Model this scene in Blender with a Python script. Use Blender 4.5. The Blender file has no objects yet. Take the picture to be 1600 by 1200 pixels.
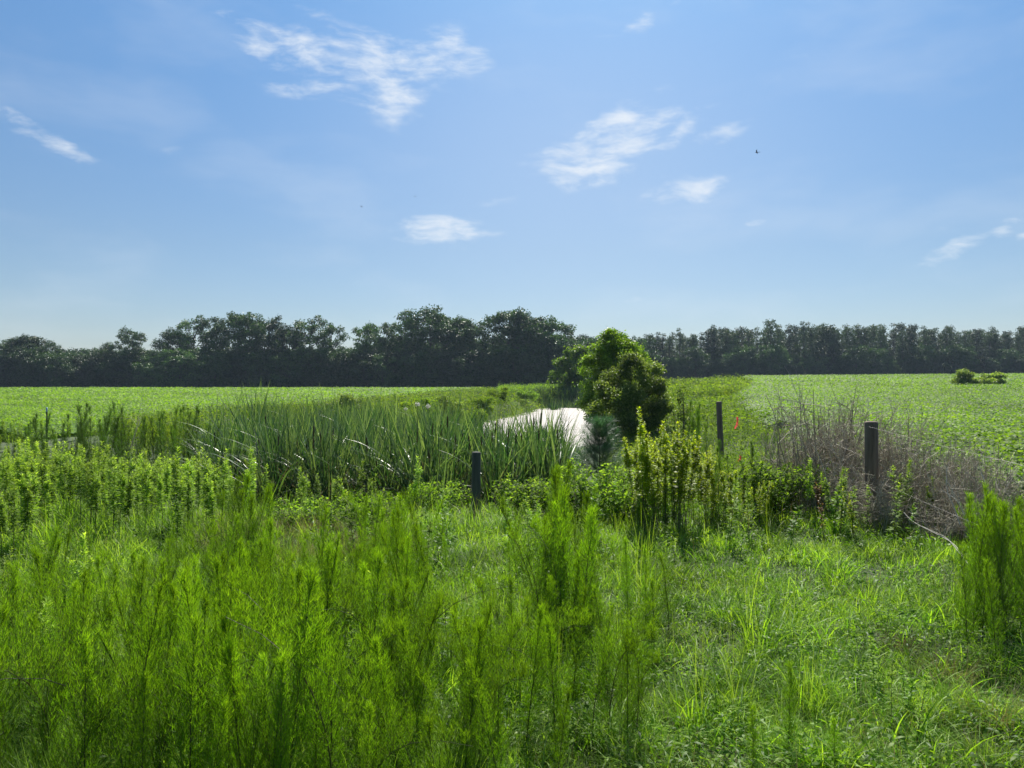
import bpy, math
import numpy as np
from mathutils import Vector

# ------------------------------------------------------------------ camera, sky, sun, exposure
C = bpy.context.scene
EYE = 1.9
FPX = 1164.0                       # focal length in pixels of the 1600 px wide photograph
cam_d = bpy.data.cameras.new('camera')
cam_d.sensor_width = 36.0
cam_d.lens = 36.0 * FPX / 1600.0
cam_d.clip_start = 0.05
cam_d.clip_end = 4000
cam = bpy.data.objects.new('camera', cam_d)
C.collection.objects.link(cam)
cam.location = (0, 0, EYE)
cam.rotation_euler = (math.radians(90.0), 0, 0)
C.camera = cam

SUN_EL = math.radians(51)
SUN_AZ = math.radians(9)           # to the right of straight ahead (+Y)
sl = bpy.data.lights.new('sun', 'SUN')
sl.energy = 5.0
sl.angle = math.radians(0.5)
sl.color = (1.0, 0.95, 0.86)
sun = bpy.data.objects.new('sun', sl)
C.collection.objects.link(sun)
sdir = Vector((math.sin(SUN_AZ) * math.cos(SUN_EL), math.cos(SUN_AZ) * math.cos(SUN_EL), math.sin(SUN_EL)))
sun.rotation_euler = sdir.to_track_quat('Z', 'Y').to_euler()

C.render.engine = 'CYCLES'
C.view_settings.view_transform = 'Standard'
C.view_settings.look = 'None'
C.view_settings.exposure = 0.90
C.view_settings.gamma = 1.0
C.cycles.use_denoising = True
C.cycles.max_bounces = 7
C.cycles.diffuse_bounces = 3
C.cycles.glossy_bounces = 2
C.cycles.transmission_bounces = 4
C.cycles.volume_bounces = 0
C.cycles.sample_clamp_indirect = 6.0

class NT:
    """small helper to write node trees"""
    def __init__(s, tree):
        s.t = tree; s.n = tree.nodes; s.l = tree.links
    def new(s, typ, props=None, **ins):
        n = s.n.new(typ)
        for k, v in (props or {}).items(): setattr(n, k, v)
        for k, v in ins.items():
            key = int(k[1:]) if k[0] == 'i' and k[1:].isdigit() else k.replace('_', ' ')
            s.put(n.inputs[key], v)
        return n
    def put(s, sock, v):
        if isinstance(v, bpy.types.NodeSocket): s.l.new(v, sock)
        elif isinstance(v, bpy.types.Node): s.l.new(v.outputs[0], sock)
        else: sock.default_value = v
    def math(s, op, a, b=0.0, c=0.0, clamp=False):
        n = s.n.new('ShaderNodeMath'); n.operation = op; n.use_clamp = clamp
        s.put(n.inputs[0], a); s.put(n.inputs[1], b); s.put(n.inputs[2], c)
        return n.outputs[0]
    def mix(s, f, a, b):
        n = s.n.new('ShaderNodeMix'); n.data_type = 'RGBA'
        s.put(n.inputs[0], f); s.put(n.inputs[6], a); s.put(n.inputs[7], b)
        return n.outputs[2]
    def ramp(s, fac, stops, interp='LINEAR'):
        n = s.n.new('ShaderNodeValToRGB'); s.put(n.inputs[0], fac)
        cr = n.color_ramp; cr.interpolation = interp
        while len(cr.elements) < len(stops): cr.elements.new(0.5)
        for e, (p, c) in zip(cr.elements, stops):
            e.position = p; e.color = tuple(c) + (1.0,) if len(c) == 3 else c
        return n.outputs[0]
    def maprange(s, v, a, b, c, d, smooth=True):
        n = s.n.new('ShaderNodeMapRange')
        n.interpolation_type = 'SMOOTHSTEP' if smooth else 'LINEAR'
        for i, q in enumerate((v, a, b, c, d)): s.put(n.inputs[i], q)
        return n.outputs[0]

world = bpy.data.worlds.new('World')
C.world = world
world.use_nodes = True
W = NT(world.node_tree)
W.n.clear()
sky = W.new('ShaderNodeTexSky', dict(sky_type='NISHITA', sun_disc=False, sun_elevation=SUN_EL, sun_rotation=SUN_AZ,
                                     altitude=0.0, air_density=1.0, dust_density=0.6, ozone_density=2.0))
# thin clouds: a procedural layer over the sky, laid out in azimuth and elevation
tc = W.new('ShaderNodeTexCoord')
sep = W.new('ShaderNodeSeparateXYZ', i0=tc.outputs['Generated'])
az = W.math('ARCTAN2', sep.outputs[0], sep.outputs[1])
el = W.math('ARCSINE', sep.outputs[2])
ae = W.new('ShaderNodeCombineXYZ', X=az, Y=el).outputs[0]
warp = W.new('ShaderNodeTexNoise', dict(noise_dimensions='2D'), Vector=ae, Scale=9.0, Detail=3.0)
wsub = W.new('ShaderNodeVectorMath', dict(operation='MULTIPLY_ADD'), i0=warp.outputs['Color'], i1=(0.05, 0.022, 0), i2=(-0.025, -0.011, 0))
aew = W.new('ShaderNodeVectorMath', dict(operation='ADD'), i0=ae, i1=wsub.outputs[0]).outputs[0]
def ang(px, py):
    u, v = (px - 800) / FPX, (600 - py) / FPX
    return math.atan2(u, 1), math.atan2(v, math.hypot(u, 1))
PATCH = [  # px, py, half width, half height, tilt (deg, anticlockwise), strength
    (480, 82, 135, 36, -10, .84), (590, 100, 120, 46, -8, .98), (614, 145, 58, 50, 15, 1.15), (700, 88, 60, 46, 0, .86), (540, 145, 130, 18, 0, .6), (395, 58, 40, 26, 10, .7),
    (905, 255, 92, 38, 6, 1.08), (965, 222, 110, 30, 18, .98), (965, 185, 85, 22, 22, .88), (1065, 205, 70, 16, 28, .74), (1130, 210, 60, 14, 10, .62),
    (1072, 296, 62, 24, 2, 1.02), (692, 360, 76, 28, 0, 1.05), (735, 366, 50, 8, 0, .72),
    (88, 222, 72, 14, -24, .78), (1490, 392, 52, 13, 24, .86), (1555, 360, 26, 14, 30, .7), (1600, 364, 20, 12, 20, .7), (1203, 352, 56, 9, 0, .66),
    (1000, 30, 90, 16, 20, .36), (510, 10, 60, 18, 10, .38), (985, 470, 26, 7, 0, .4), (780, 312, 40, 10, 0, .22), (284, 235, 40, 14, 0, .22), (1300, 70, 120, 30, 25, .2), (1500, 350, 60, 12, 10, .3)]
best = None
for px, py, hw, hh, rot, amp in PATCH:
    a0, e0 = ang(px, py)
    m = W.new('ShaderNodeMapping', dict(vector_type='TEXTURE'), Vector=aew)
    m.inputs['Location'].default_value = (a0, e0, 0)
    m.inputs['Rotation'].default_value = (0, 0, math.radians(rot))
    m.inputs['Scale'].default_value = (hw * 1.25 / FPX, hh * 1.25 / FPX, 1)
    ln = W.new('ShaderNodeVectorMath', dict(operation='LENGTH'), i0=m.outputs[0]).outputs[1 if False else 'Value']
    v = W.maprange(ln, 0.0, 1.15, amp, 0.0)
    best = v if best is None else W.math('MAXIMUM', best, v)
mp = W.new('ShaderNodeMapping', Vector=aew)
mp.inputs['Rotation'].default_value = (0, 0, math.radians(-14))
mp.inputs['Scale'].default_value = (1.0, 3.1, 1)
n1 = W.new('ShaderNodeTexNoise', dict(noise_dimensions='2D'), Vector=mp.outputs[0], Scale=17.0, Detail=8.0, Roughness=0.6)
dens = W.math('ADD', best, W.math('MULTIPLY', W.math('SUBTRACT', n1.outputs[0], 0.5), 2.3))
alpha = W.math('MULTIPLY', W.maprange(dens, 0.12, 1.6, 0.0, 0.84), W.maprange(best, 0.02, 0.3, 0.0, 1.0))
n2 = W.new('ShaderNodeTexNoise', dict(noise_dimensions='2D'), Vector=mp.outputs[0], Scale=3.2, Detail=4.0, Roughness=0.55)
veil = W.maprange(n2.outputs[0], 0.45, 0.8, 0.0, 0.13)
alpha = W.math('MAXIMUM', alpha, veil)
a0, e0 = ang(900, 240)      # a broad haze glow under the sun, mixed into the sky colour
vm = W.new('ShaderNodeMapping', dict(vector_type='TEXTURE'), Vector=ae)
vm.inputs['Location'].default_value = (a0, e0, 0)
vm.inputs['Scale'].default_value = (.42, .26, 1)
vl = W.new('ShaderNodeVectorMath', dict(operation='LENGTH'), i0=vm.outputs[0]).outputs['Value']
alpha = W.math('ADD', alpha, W.math('MULTIPLY', W.maprange(vl, 0.0, 1.2, 0.17, 0.0), W.math('SUBTRACT', 1.0, alpha)))
CLOUD = (8.2, 8.6, 9.0, 1)
# the low sky of a humid morning is duller than the Nishita model's, the upper sky a purer blue
tint = W.ramp(W.maprange(el, 0.0, 0.5, 0.0, 1.0, False), [(0, (.67, .70, .78)), (.35, (.66, .765, .85)), (1, (.62, .96, 1.16))])
gain = W.new('ShaderNodeVectorMath', dict(operation='MULTIPLY'), i0=sky.outputs[0], i1=tint)
col = W.mix(alpha, gain.outputs[0], CLOUD)
bg = W.new('ShaderNodeBackground', Color=col, Strength=0.0585)
W.new('ShaderNodeOutputWorld', Surface=bg.outputs[0])

# ------------------------------------------------------------------ helpers
rng = np.random.default_rng(11)
U = lambda a, b, n=None: rng.uniform(a, b, n)
def sm(a, b, x):
    t = np.clip((x - a) / (b - a), 0, 1)
    return t * t * (3 - 2 * t)
_ws = [(rng.uniform(0, 6.28), rng.uniform(0, 6.28), rng.uniform(0.7, 1.4)) for _ in range(9)]
def wob(x, y, s=1.0):                # smooth pseudo noise about -1..1, wavelength about s metres
    r = 0
    for a, p, f in _ws:
        k = 6.28 * f / s
        r = r + np.sin(k * (x * np.cos(a) + y * np.sin(a)) + p + 1.3 * np.sin(0.37 * k * (x * np.sin(a) - y * np.cos(a)) + 2 * p))
    return r / 4.2

WATER_Z = -0.92
def chan(y):
    cx = np.interp(y, [14, 24, 32, 52, 66, 81, 88, 120], [-2, -0.5, 0.2, 1.5, 3.7, 5.1, 5.6, 8])
    hw = np.interp(y, [14, 24, 32, 52, 66, 81, 87, 90, 91], [2, 4.0, 4.0, 3.9, 3.1, 2.2, 1.8, 1.2, .4])
    return cx, hw
def H(x, y):
    x = np.asarray(x, float); y = np.asarray(y, float)
    yy = np.maximum(y, 8)
    r = sm(.06, .30, x / yy)
    left = .62 * sm(35, 170, y)
    right = .08 + .0172 * np.clip(y - 14, 0, 400)
    right = right + .007 * np.clip(x - 25, 0, 200) * sm(60, 150, y)
    base = left * (1 - r) + right * r + .08 * sm(2, 5, x)
    e = np.hypot((x + 3.2) / 11, (y - 20) / 10)
    base = base - .72 * (1 - sm(.55, 1.1, e))
    cx, hw = chan(y)
    c = (1 - sm(hw - .5, hw + 2.0, np.abs(x - cx))) * sm(26, 31, y) * (1 - sm(89, 93, y))
    base = base * (1 - c) - 1.5 * c
    return base + .035 * wob(x, y, 2.3) * (1 - sm(20, 40, y)) + .05 * wob(x, y, 9)
def at(px, d):                       # world x of photo column px at depth d
    return (px - 800) / FPX * d

def unit(v): return v / np.maximum(np.linalg.norm(v, axis=-1, keepdims=True), 1e-9)

class G:
    def __init__(s): s.V = []; s.F = []; s.T = []; s.n = 0
    def add(s, V, F, T=0.5):
        V = np.asarray(V, float).reshape(-1, 3); F = np.asarray(F, int).reshape(-1, 4)
        s.V.append(V); s.F.append(F + s.n); s.n += len(V)
        T = np.asarray(T, float)
        s.T.append(np.full(len(F), float(T)) if T.ndim == 0 else T)
        return s
    def arrays(s):
        return np.concatenate(s.V), np.concatenate(s.F), np.concatenate(s.T)
    def strips(s, P, S, w, T=0.5):   # P (N,K,3) centre line, S side vectors, w (N,K) widths
        N, K = P.shape[:2]
        if N == 0: return s
        L = P + S * (w[..., None] / 2); R = P - S * (w[..., None] / 2)
        V = np.stack([L, R], 2).reshape(N, 2 * K, 3)
        k = np.arange(K - 1)
        f = np.stack([2 * k, 2 * k + 1, 2 * k + 3, 2 * k + 2], 1)
        F = (f[None] + (np.arange(N) * 2 * K)[:, None, None])
        T = np.broadcast_to(np.asarray(T, float), (N,))
        return s.add(V, F, np.repeat(T, K - 1))
    def tubes(s, P, r, sides=4, T=0.5):
        P = np.asarray(P, float); r = np.asarray(r, float)
        if P.ndim == 2: P = P[None]; r = r[None]
        N, K = P.shape[:2]
        D = np.gradient(P, axis=1); D = unit(D)
        ref = np.where(np.abs(D[..., 2:3]) > .8, np.array([1., 0, 0]), np.array([0, 0, 1.]))
        A = unit(np.cross(D, ref)); B = np.cross(D, A)
        a = np.arange(sides) * 2 * math.pi / sides
        ring = A[:, :, None] * np.cos(a)[:, None] + B[:, :, None] * np.sin(a)[:, None]
        V = P[:, :, None] + ring * r[:, :, None, None]
        k = np.arange(K - 1)[:, None] * sides; j = np.arange(sides)[None]; j2 = (j + 1) % sides
        f = np.stack([k + j, k + j2, k + sides + j2, k + sides + j], -1).reshape(-1, 4)
        F = f[None] + (np.arange(N) * K * sides)[:, None, None]
        T = np.broadcast_to(np.asarray(T, float), (N,))
        return s.add(V, F, np.repeat(T, (K - 1) * sides))
    def build(s, name, mat, parent=None, smooth=False):
        V, F, T = s.arrays()
        me = make_mesh(name, V, F, T, mat, smooth)
        return link(name, me, parent)

def make_mesh(name, V, F, T, mat, smooth=False):
    me = bpy.data.meshes.new(name)
    me.vertices.add(len(V)); me.vertices.foreach_set('co', V.astype(np.float32).ravel())
    me.loops.add(len(F) * 4); me.loops.foreach_set('vertex_index', F.astype(np.int32).ravel())
    me.polygons.add(len(F)); me.polygons.foreach_set('loop_start', np.arange(len(F), dtype=np.int32) * 4)
    if smooth: me.polygons.foreach_set('use_smooth', np.ones(len(F), dtype=bool))
    me.update(calc_edges=True)
    a = me.attributes.new('tone', 'FLOAT', 'FACE'); a.data.foreach_set('value', T.astype(np.float32))
    me.materials.append(mat)
    return me
def link(name, me, parent=None):
    o = bpy.data.objects.new(name, me); C.collection.objects.link(o)
    if parent is not None: o.parent = parent
    return o
def tag(o, label=None, cat=None, group=None, kind=None):
    if label: o['label'] = label
    if cat: o['category'] = cat
    if group: o['group'] = group
    if kind: o['kind'] = kind
    return o
def empty(name, loc=(0, 0, 0), rz=0.0):
    o = bpy.data.objects.new(name, None); C.collection.objects.link(o)
    o.location = loc; o.rotation_euler = (0, 0, rz); o.empty_display_size = .2
    return o

# blades: bending ribbons standing on base points
def blades(g, base, length, width, lean, bend, segs=3, az=None, T=0.5, tip=.06, power=1.6, twist=.5):
    N = len(base)
    if N == 0: return
    az = U(0, 2 * math.pi, N) if az is None else az
    hd = np.stack([np.cos(az), np.sin(az), np.zeros(N)], 1)
    t = (np.arange(segs) + .5) / segs
    th = lean[:, None] + bend[:, None] * t[None]
    step = (np.sin(th)[..., None] * hd[:, None] + np.cos(th)[..., None] * np.array([0, 0, 1.])) * (length[:, None, None] / segs)
    P = np.concatenate([base[:, None], base[:, None] + np.cumsum(step, 1)], 1)
    tt = np.arange(segs + 1) / segs
    w = width[:, None] * np.maximum(1 - tt[None] ** power, tip)
    w[:, 0] *= .75
    sd = az + math.pi / 2 + U(-twist, twist, N)
    S = np.stack([np.cos(sd), np.sin(sd), np.zeros(N)], 1)[:, None].repeat(segs + 1, 1)
    g.strips(P, S, w, T)
# leaves: lens shaped, along direction D, K sections, droop bends them down
def leaves(g, base, D, length, width, T=0.5, droop=.25, full=True, roll=.6):
    N = len(base)
    if N == 0: return
    D = unit(D)
    S = unit(np.cross(D, np.array([0, 0, 1.])) + 1e-6)
    Nn = np.cross(S, D)
    rl = U(-roll, roll, N)[:, None]
    S = S * np.cos(rl) + Nn * np.sin(rl)
    if full:
        tt = np.array([0, .3, .65, 1.]); wp = np.array([.12, 1, .75, .05])
    else:
        tt = np.array([0, .45, 1.]); wp = np.array([.1, 1, .06])
    P = base[:, None] + D[:, None] * (length[:, None] * tt)[..., None]
    P[..., 2] -= (np.broadcast_to(droop, (N,)) * length)[:, None] * tt ** 2
    g.strips(P, S[:, None].repeat(len(tt), 1), width[:, None] * wp, T)
def sph(n):
    v = rng.normal(size=(n, 3)); return unit(v)

# ------------------------------------------------------------------ materials
def foliage(name, c0, c1, c2, trans=.45, tint=(1.25, 1.2, .5), rough=.5, spec=.35, vary=.25, nscale=.0, bright=0.0):
    m = bpy.data.materials.new(name); m.use_nodes = True
    N = NT(m.node_tree); N.n.clear()
    at_ = N.new('ShaderNodeAttribute', dict(attribute_name='tone'))
    base = N.ramp(at_.outputs['Fac'], [(0, c0), (.5, c1), (1, c2)])
    oi = N.new('ShaderNodeObjectInfo')
    val = N.maprange(oi.outputs['Random'], 0, 1, 1 - vary, 1 + vary, False)
    if nscale > 0:
        ge = N.new('ShaderNodeNewGeometry')
        nz = N.new('ShaderNodeTexNoise', Vector=ge.outputs['Position'], Scale=nscale, Detail=2.0)
        val = N.math('MULTIPLY', val, N.maprange(nz.outputs[0], .3, .7, .72, 1.28, False))
    hsv = N.new('ShaderNodeHueSaturation', Color=base, Value=val)
    colr = hsv.outputs[0]
    tcol = N.new('ShaderNodeVectorMath', dict(operation='MULTIPLY'), i0=colr, i1=tint)
    p = N.new('ShaderNodeBsdfPrincipled', Base_Color=colr, Roughness=rough)
    p.inputs['Specular IOR Level'].default_value = spec
    tr = N.new('ShaderNodeBsdfTranslucent', Color=tcol.outputs[0])
    mx = N.new('ShaderNodeMixShader', Fac=trans, i1=p.outputs[0], i2=tr.outputs[0])
    N.new('ShaderNodeOutputMaterial', Surface=mx.outputs[0])
    return m
def solid(name, c0, c1, scale=8.0, rough=.8, bump=.0, stretch=(1, 1, 1), spec=.3, metallic=0.0, coord='Object'):
    m = bpy.data.materials.new(name); m.use_nodes = True
    N = NT(m.node_tree); N.n.clear()
    tcn = N.new('ShaderNodeTexCoord')
    mpn = N.new('ShaderNodeMapping', Vector=tcn.outputs[coord]); mpn.inputs['Scale'].default_value = stretch
    nz = N.new('ShaderNodeTexNoise', Vector=mpn.outputs[0], Scale=scale, Detail=6.0, Roughness=.62)
    c = N.ramp(nz.outputs[0], [(.3, c0), (.7, c1)])
    p = N.new('ShaderNodeBsdfPrincipled', Base_Color=c, Roughness=rough, Metallic=metallic)
    p.inputs['Specular IOR Level'].default_value = spec
    if bump > 0:
        b = N.new('ShaderNodeBump', Height=nz.outputs[0], Strength=bump, Distance=.02)
        N.l.new(b.outputs[0], p.inputs['Normal'])
    N.new('ShaderNodeOutputMaterial', Surface=p.outputs[0])
    return m

M = {}
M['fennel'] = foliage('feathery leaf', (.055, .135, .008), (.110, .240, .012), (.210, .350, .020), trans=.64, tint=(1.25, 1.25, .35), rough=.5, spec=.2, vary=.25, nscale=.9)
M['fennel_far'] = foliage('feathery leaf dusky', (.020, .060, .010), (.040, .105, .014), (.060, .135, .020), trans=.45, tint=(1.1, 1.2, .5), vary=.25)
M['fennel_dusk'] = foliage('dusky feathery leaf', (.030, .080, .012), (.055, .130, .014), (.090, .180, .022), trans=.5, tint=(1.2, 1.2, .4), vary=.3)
M['fennel_stem'] = foliage('fennel stem', (.035, .050, .014), (.06, .07, .018), (.10, .09, .025), trans=.0, rough=.6)
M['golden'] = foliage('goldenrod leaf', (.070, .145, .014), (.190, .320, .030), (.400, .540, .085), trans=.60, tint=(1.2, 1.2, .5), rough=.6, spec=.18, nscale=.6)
M['stem'] = foliage('weed stem', (.05, .06, .02), (.09, .09, .03), (.14, .10, .05), trans=.0, rough=.65)
M['cattail'] = foliage('cattail blade', (.014, .044, .016), (.040, .098, .028), (.190, .260, .110), trans=.38, tint=(1.2, 1.25, .5), rough=.38, spec=.45, nscale=.35)
M['spike'] = foliage('cattail spike', (.035, .020, .010), (.05, .028, .014), (.07, .04, .02), trans=.0, rough=.9)
M['grass'] = foliage('grass blade', (.065, .145, .016), (.160, .285, .022), (.320, .450, .060), trans=.56, tint=(1.2, 1.25, .45), rough=.5, spec=.25, nscale=1.1)
M['herb'] = foliage('broad herb leaf', (.055, .140, .016), (.130, .265, .020), (.250, .390, .040), trans=.55, tint=(1.2, 1.25, .4), rough=.5, spec=.25, nscale=1.1)
M['dry'] = foliage('dry grass', (.10, .085, .040), (.18, .16, .07), (.30, .27, .15), trans=.35, tint=(1.1, 1.0, .7), rough=.6, nscale=1.1)
M['bank'] = foliage('bank weeds', (.070, .145, .016), (.150, .260, .024), (.270, .360, .040), trans=.55, tint=(1.2, 1.2, .4), rough=.65, spec=.12, nscale=.22)
M['soy'] = foliage('soybean leaf', (.085, .175, .016), (.165, .300, .018), (.270, .410, .045), trans=.52, tint=(1.15, 1.2, .35), rough=.58, spec=.22, nscale=.12)
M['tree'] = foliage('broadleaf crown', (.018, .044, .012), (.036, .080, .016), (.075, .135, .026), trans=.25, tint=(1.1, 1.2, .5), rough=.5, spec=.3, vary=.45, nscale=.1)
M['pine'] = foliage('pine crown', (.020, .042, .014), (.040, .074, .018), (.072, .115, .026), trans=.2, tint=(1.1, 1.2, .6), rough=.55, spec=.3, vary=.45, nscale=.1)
M['bark'] = solid('bark', (.05, .042, .035), (.11, .095, .08), 3.0, .9, .4, (1, 1, .2))
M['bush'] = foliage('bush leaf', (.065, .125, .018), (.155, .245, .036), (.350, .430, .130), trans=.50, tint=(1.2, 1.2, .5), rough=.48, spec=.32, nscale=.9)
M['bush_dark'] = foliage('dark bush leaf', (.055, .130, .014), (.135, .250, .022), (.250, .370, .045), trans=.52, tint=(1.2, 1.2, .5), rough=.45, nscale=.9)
M['yellow'] = foliage('yellow green leaf', (.150, .240, .010), (.290, .400, .012), (.450, .540, .020), trans=.66, tint=(1.15, 1.1, .4), rough=.45, spec=.35)
M['needle'] = foliage('young pine needle', (.035, .095, .042), (.060, .145, .060), (.100, .200, .090), trans=.4, tint=(1.1, 1.2, .8), rough=.45)
M['bramble'] = foliage('bramble leaf', (.045, .105, .014), (.120, .225, .024), (.230, .350, .055), trans=.60, tint=(1.2, 1.2, .4), rough=.7, spec=.15)
M['twig'] = foliage('dead twig', (.18, .155, .110), (.34, .295, .22), (.62, .565, .46), trans=.0, rough=.8, vary=.2)
M['bleach'] = foliage('bleached stem', (.40, .36, .30), (.50, .46, .40), (.60, .56, .50), trans=.0, rough=.7, vary=.1)
M['redleaf'] = foliage('reddish leaf', (.14, .08, .03), (.20, .13, .04), (.24, .20, .06), trans=.45, tint=(1.3, .9, .5), rough=.5)
M['wood'] = solid('weathered post wood', (.070, .050, .036), (.23, .17, .13), 9.0, .85, .8, (1.5, 1.5, .12))
M['wood_grey'] = solid('grey green post wood', (.040, .043, .036), (.12, .122, .105), 9.0, .85, .7, (1.5, 1.5, .12))
M['steel'] = solid('galvanised wire', (.16, .15, .14), (.26, .25, .24), 20, .45, metallic=.8)
M['rust'] = solid('rusty green steel', (.05, .045, .04), (.10, .07, .05), 20, .7)
M['plastic'] = solid('blue plastic', (.30, .42, .55), (.42, .55, .66), 20, .4)
M['black'] = solid('black plastic', (.01, .01, .012), (.02, .02, .022), 20, .4)
M['tape'] = foliage('pink tape', (.75, .10, .10), (.85, .16, .14), (.9, .25, .2), trans=.4, tint=(1.1, .8, .8), rough=.4, vary=0)
M['bird'] = solid('bird feathers', (.015, .014, .013), (.035, .03, .028), 20, .8)
M['flower'] = foliage('white flower', (.5, .5, .45), (.65, .64, .6), (.8, .8, .76), trans=.3, tint=(1, 1, .9), vary=0)

def ground_mat():
    m = bpy.data.materials.new('weedy ground'); m.use_nodes = True
    N = NT(m.node_tree); N.n.clear()
    ge = N.new('ShaderNodeNewGeometry')
    a = N.new('ShaderNodeTexNoise', Vector=ge.outputs['Position'], Scale=.6, Detail=8.0, Roughness=.7)
    b = N.new('ShaderNodeTexNoise', Vector=ge.outputs['Position'], Scale=22.0, Detail=4.0, Roughness=.7)
    c = N.ramp(a.outputs[0], [(.3, (.030, .055, .014)), (.55, (.050, .085, .018)), (.75, (.080, .085, .035))])
    c2 = N.mix(N.maprange(b.outputs[0], .35, .7, 0, .6), c, (.030, .030, .016, 1))
    p = N.new('ShaderNodeBsdfPrincipled', Base_Color=c2, Roughness=.9)
    bm = N.new('ShaderNodeBump', Height=b.outputs[0], Strength=.8, Distance=.05)
    N.l.new(bm.outputs[0], p.inputs['Normal'])
    N.new('ShaderNodeOutputMaterial', Surface=p.outputs[0])
    return m
def water_mat():
    m = bpy.data.materials.new('scummy pond water'); m.use_nodes = True
    N = NT(m.node_tree); N.n.clear()
    ge = N.new('ShaderNodeNewGeometry')
    mpn = N.new('ShaderNodeMapping', Vector=ge.outputs['Position']); mpn.inputs['Scale'].default_value = (.45, 1.1, 1)
    a = N.new('ShaderNodeTexNoise', Vector=mpn.outputs[0], Scale=.5, Detail=7.0, Roughness=.65)
    b = N.new('ShaderNodeTexNoise', Vector=mpn.outputs[0], Scale=7.0, Detail=4.0, Roughness=.7)
    c = N.ramp(b.outputs[0], [(.25, (.27, .25, .23)), (.7, (.50, .46, .425))])
    scum = N.new('ShaderNodeBsdfPrincipled', Base_Color=c, Roughness=.75)
    scum.inputs['Specular IOR Level'].default_value = .15
    bm = N.new('ShaderNodeBump', Height=b.outputs[0], Strength=.25, Distance=.02)
    N.l.new(bm.outputs[0], scum.inputs['Normal'])
    wt = N.new('ShaderNodeBsdfPrincipled', Base_Color=(.05, .06, .05, 1), Roughness=.08)
    bm2 = N.new('ShaderNodeBump', Height=b.outputs[0], Strength=.2, Distance=.03)
    N.l.new(bm2.outputs[0], wt.inputs['Normal'])
    f = N.maprange(a.outputs[0], .60, .68, 1.0, 0.25)
    mx = N.new('ShaderNodeMixShader', Fac=f, i1=wt.outputs[0], i2=scum.outputs[0])
    N.new('ShaderNodeOutputMaterial', Surface=mx.outputs[0])
    return m

# ------------------------------------------------------------------ ground, water
def sheet(x, y, zf):
    X, Y = np.meshgrid(x, y, indexing='ij')
    Z = zf(X, Y)
    V = np.stack([X, Y, Z], -1).reshape(-1, 3)
    nx, ny = len(x), len(y)
    i, j = np.meshgrid(np.arange(nx - 1), np.arange(ny - 1), indexing='ij')
    a = (i * ny + j).ravel()
    return V, np.stack([a, a + ny, a + ny + 1, a + 1], 1)
g = G()
ys = np.concatenate([np.arange(-60, 0, 5.), np.arange(0, 32, .35), np.arange(32, 110, 1.2), np.arange(110, 300, 6.), np.arange(300, 701, 50.)])
xs = np.concatenate([-np.arange(300, 701, 50.)[::-1], np.arange(-300, -30, 8.), np.arange(-30, 30, .4), np.arange(30, 300, 8.), np.arange(300, 701, 50.)])
V, F = sheet(xs, ys, lambda a, b: H(a, np.minimum(b, 260)))
g.add(V, F)
tag(g.build('ground', ground_mat(), smooth=True), kind='structure')
g = G()
V, F = sheet(np.linspace(-16, 16, 5), np.linspace(14, 94, 5), lambda a, b: a * 0 + WATER_Z)
g.add(V, F)
tag(g.build('pond_water', water_mat()), kind='structure')

# ------------------------------------------------------------------ plant builders: each returns [(part name, (V,F,T), material)]
def fennel(Hh=1.1, nb=130, nt=26, seed_lean=.12, wd=1.3, nod=0.0):
    az = U(0, 6.28); ln = U(.3, 1) * seed_lean
    t = np.linspace(0, 1, 10)
    off = ln * t ** 1.6 + nod * t ** 4
    P = np.stack([np.cos(az) * off * Hh, np.sin(az) * off * Hh, (t - nod * .42 * t ** 5) * Hh], 1)
    st = G(); st.tubes(P, np.interp(t, [0, 1], [.0050, .0012]), 5, .4)
    tb = np.sort(.12 + .87 * U(0, 1, nb) ** 1.3)
    B = np.stack([np.interp(tb, t, P[:, k]) for k in range(3)], 1)
    ba = U(0, 6.28, nb)
    Lb = (.05 + .17 * np.sin(np.clip((tb - .05) / .95, 0, 1) * math.pi) ** .7 * (1 - .45 * tb)) * U(.7, 1.25, nb) * wd
    th0 = U(.6, 1.05, nb) * (1.1 - .65 * tb)
    K = 5; s = np.linspace(0, 1, K)
    th = th0[:, None] * (1 - .55 * s)
    hd = np.stack([np.cos(ba), np.sin(ba), 0 * ba], 1)
    step = (np.sin(th)[..., None] * hd[:, None] + np.cos(th)[..., None] * np.array([0, 0, 1.])) * (Lb / (K - 1))[:, None, None]
    BP = B[:, None] + np.cumsum(step, 1) - step[:, :1]
    st.tubes(BP, np.full((nb, K), .0008), 3, .8)
    g = G()
    u = U(.05, 1, (nb, nt))
    idx = np.arange(nb)[:, None].repeat(nt, 1)
    f = u * (K - 1); i0 = np.minimum(f.astype(int), K - 2); fr = (f - i0)[..., None]
    base = BP[idx, i0] * (1 - fr) + BP[idx, i0 + 1] * fr
    bd = unit(BP[idx, i0 + 1] - BP[idx, i0])
    D = unit(bd * 1.0 + sph(nb * nt).reshape(nb, nt, 3) * .75)
    base = base.reshape(-1, 3); D = D.reshape(-1, 3)
    L = U(.018, .042, nb * nt)
    tone = np.clip(.22 + .62 * np.repeat(tb, nt) ** 1.2 + U(-.25, .25, nb * nt), 0, 1)  # paler up the stem: brightness painted in against the tips' self-shadow
    S = unit(np.cross(D, sph(len(D))))
    tt = np.array([0, .5, 1.])
    PP = base[:, None] + D[:, None] * (L[:, None] * tt)[..., None]
    PP[..., 2] += (L[:, None] * .18) * tt ** 2
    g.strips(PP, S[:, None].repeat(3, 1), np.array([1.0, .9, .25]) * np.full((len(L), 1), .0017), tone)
    return [('stem', st.arrays(), M['fennel_stem']), ('foliage', g.arrays(), M['fennel'])]
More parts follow.
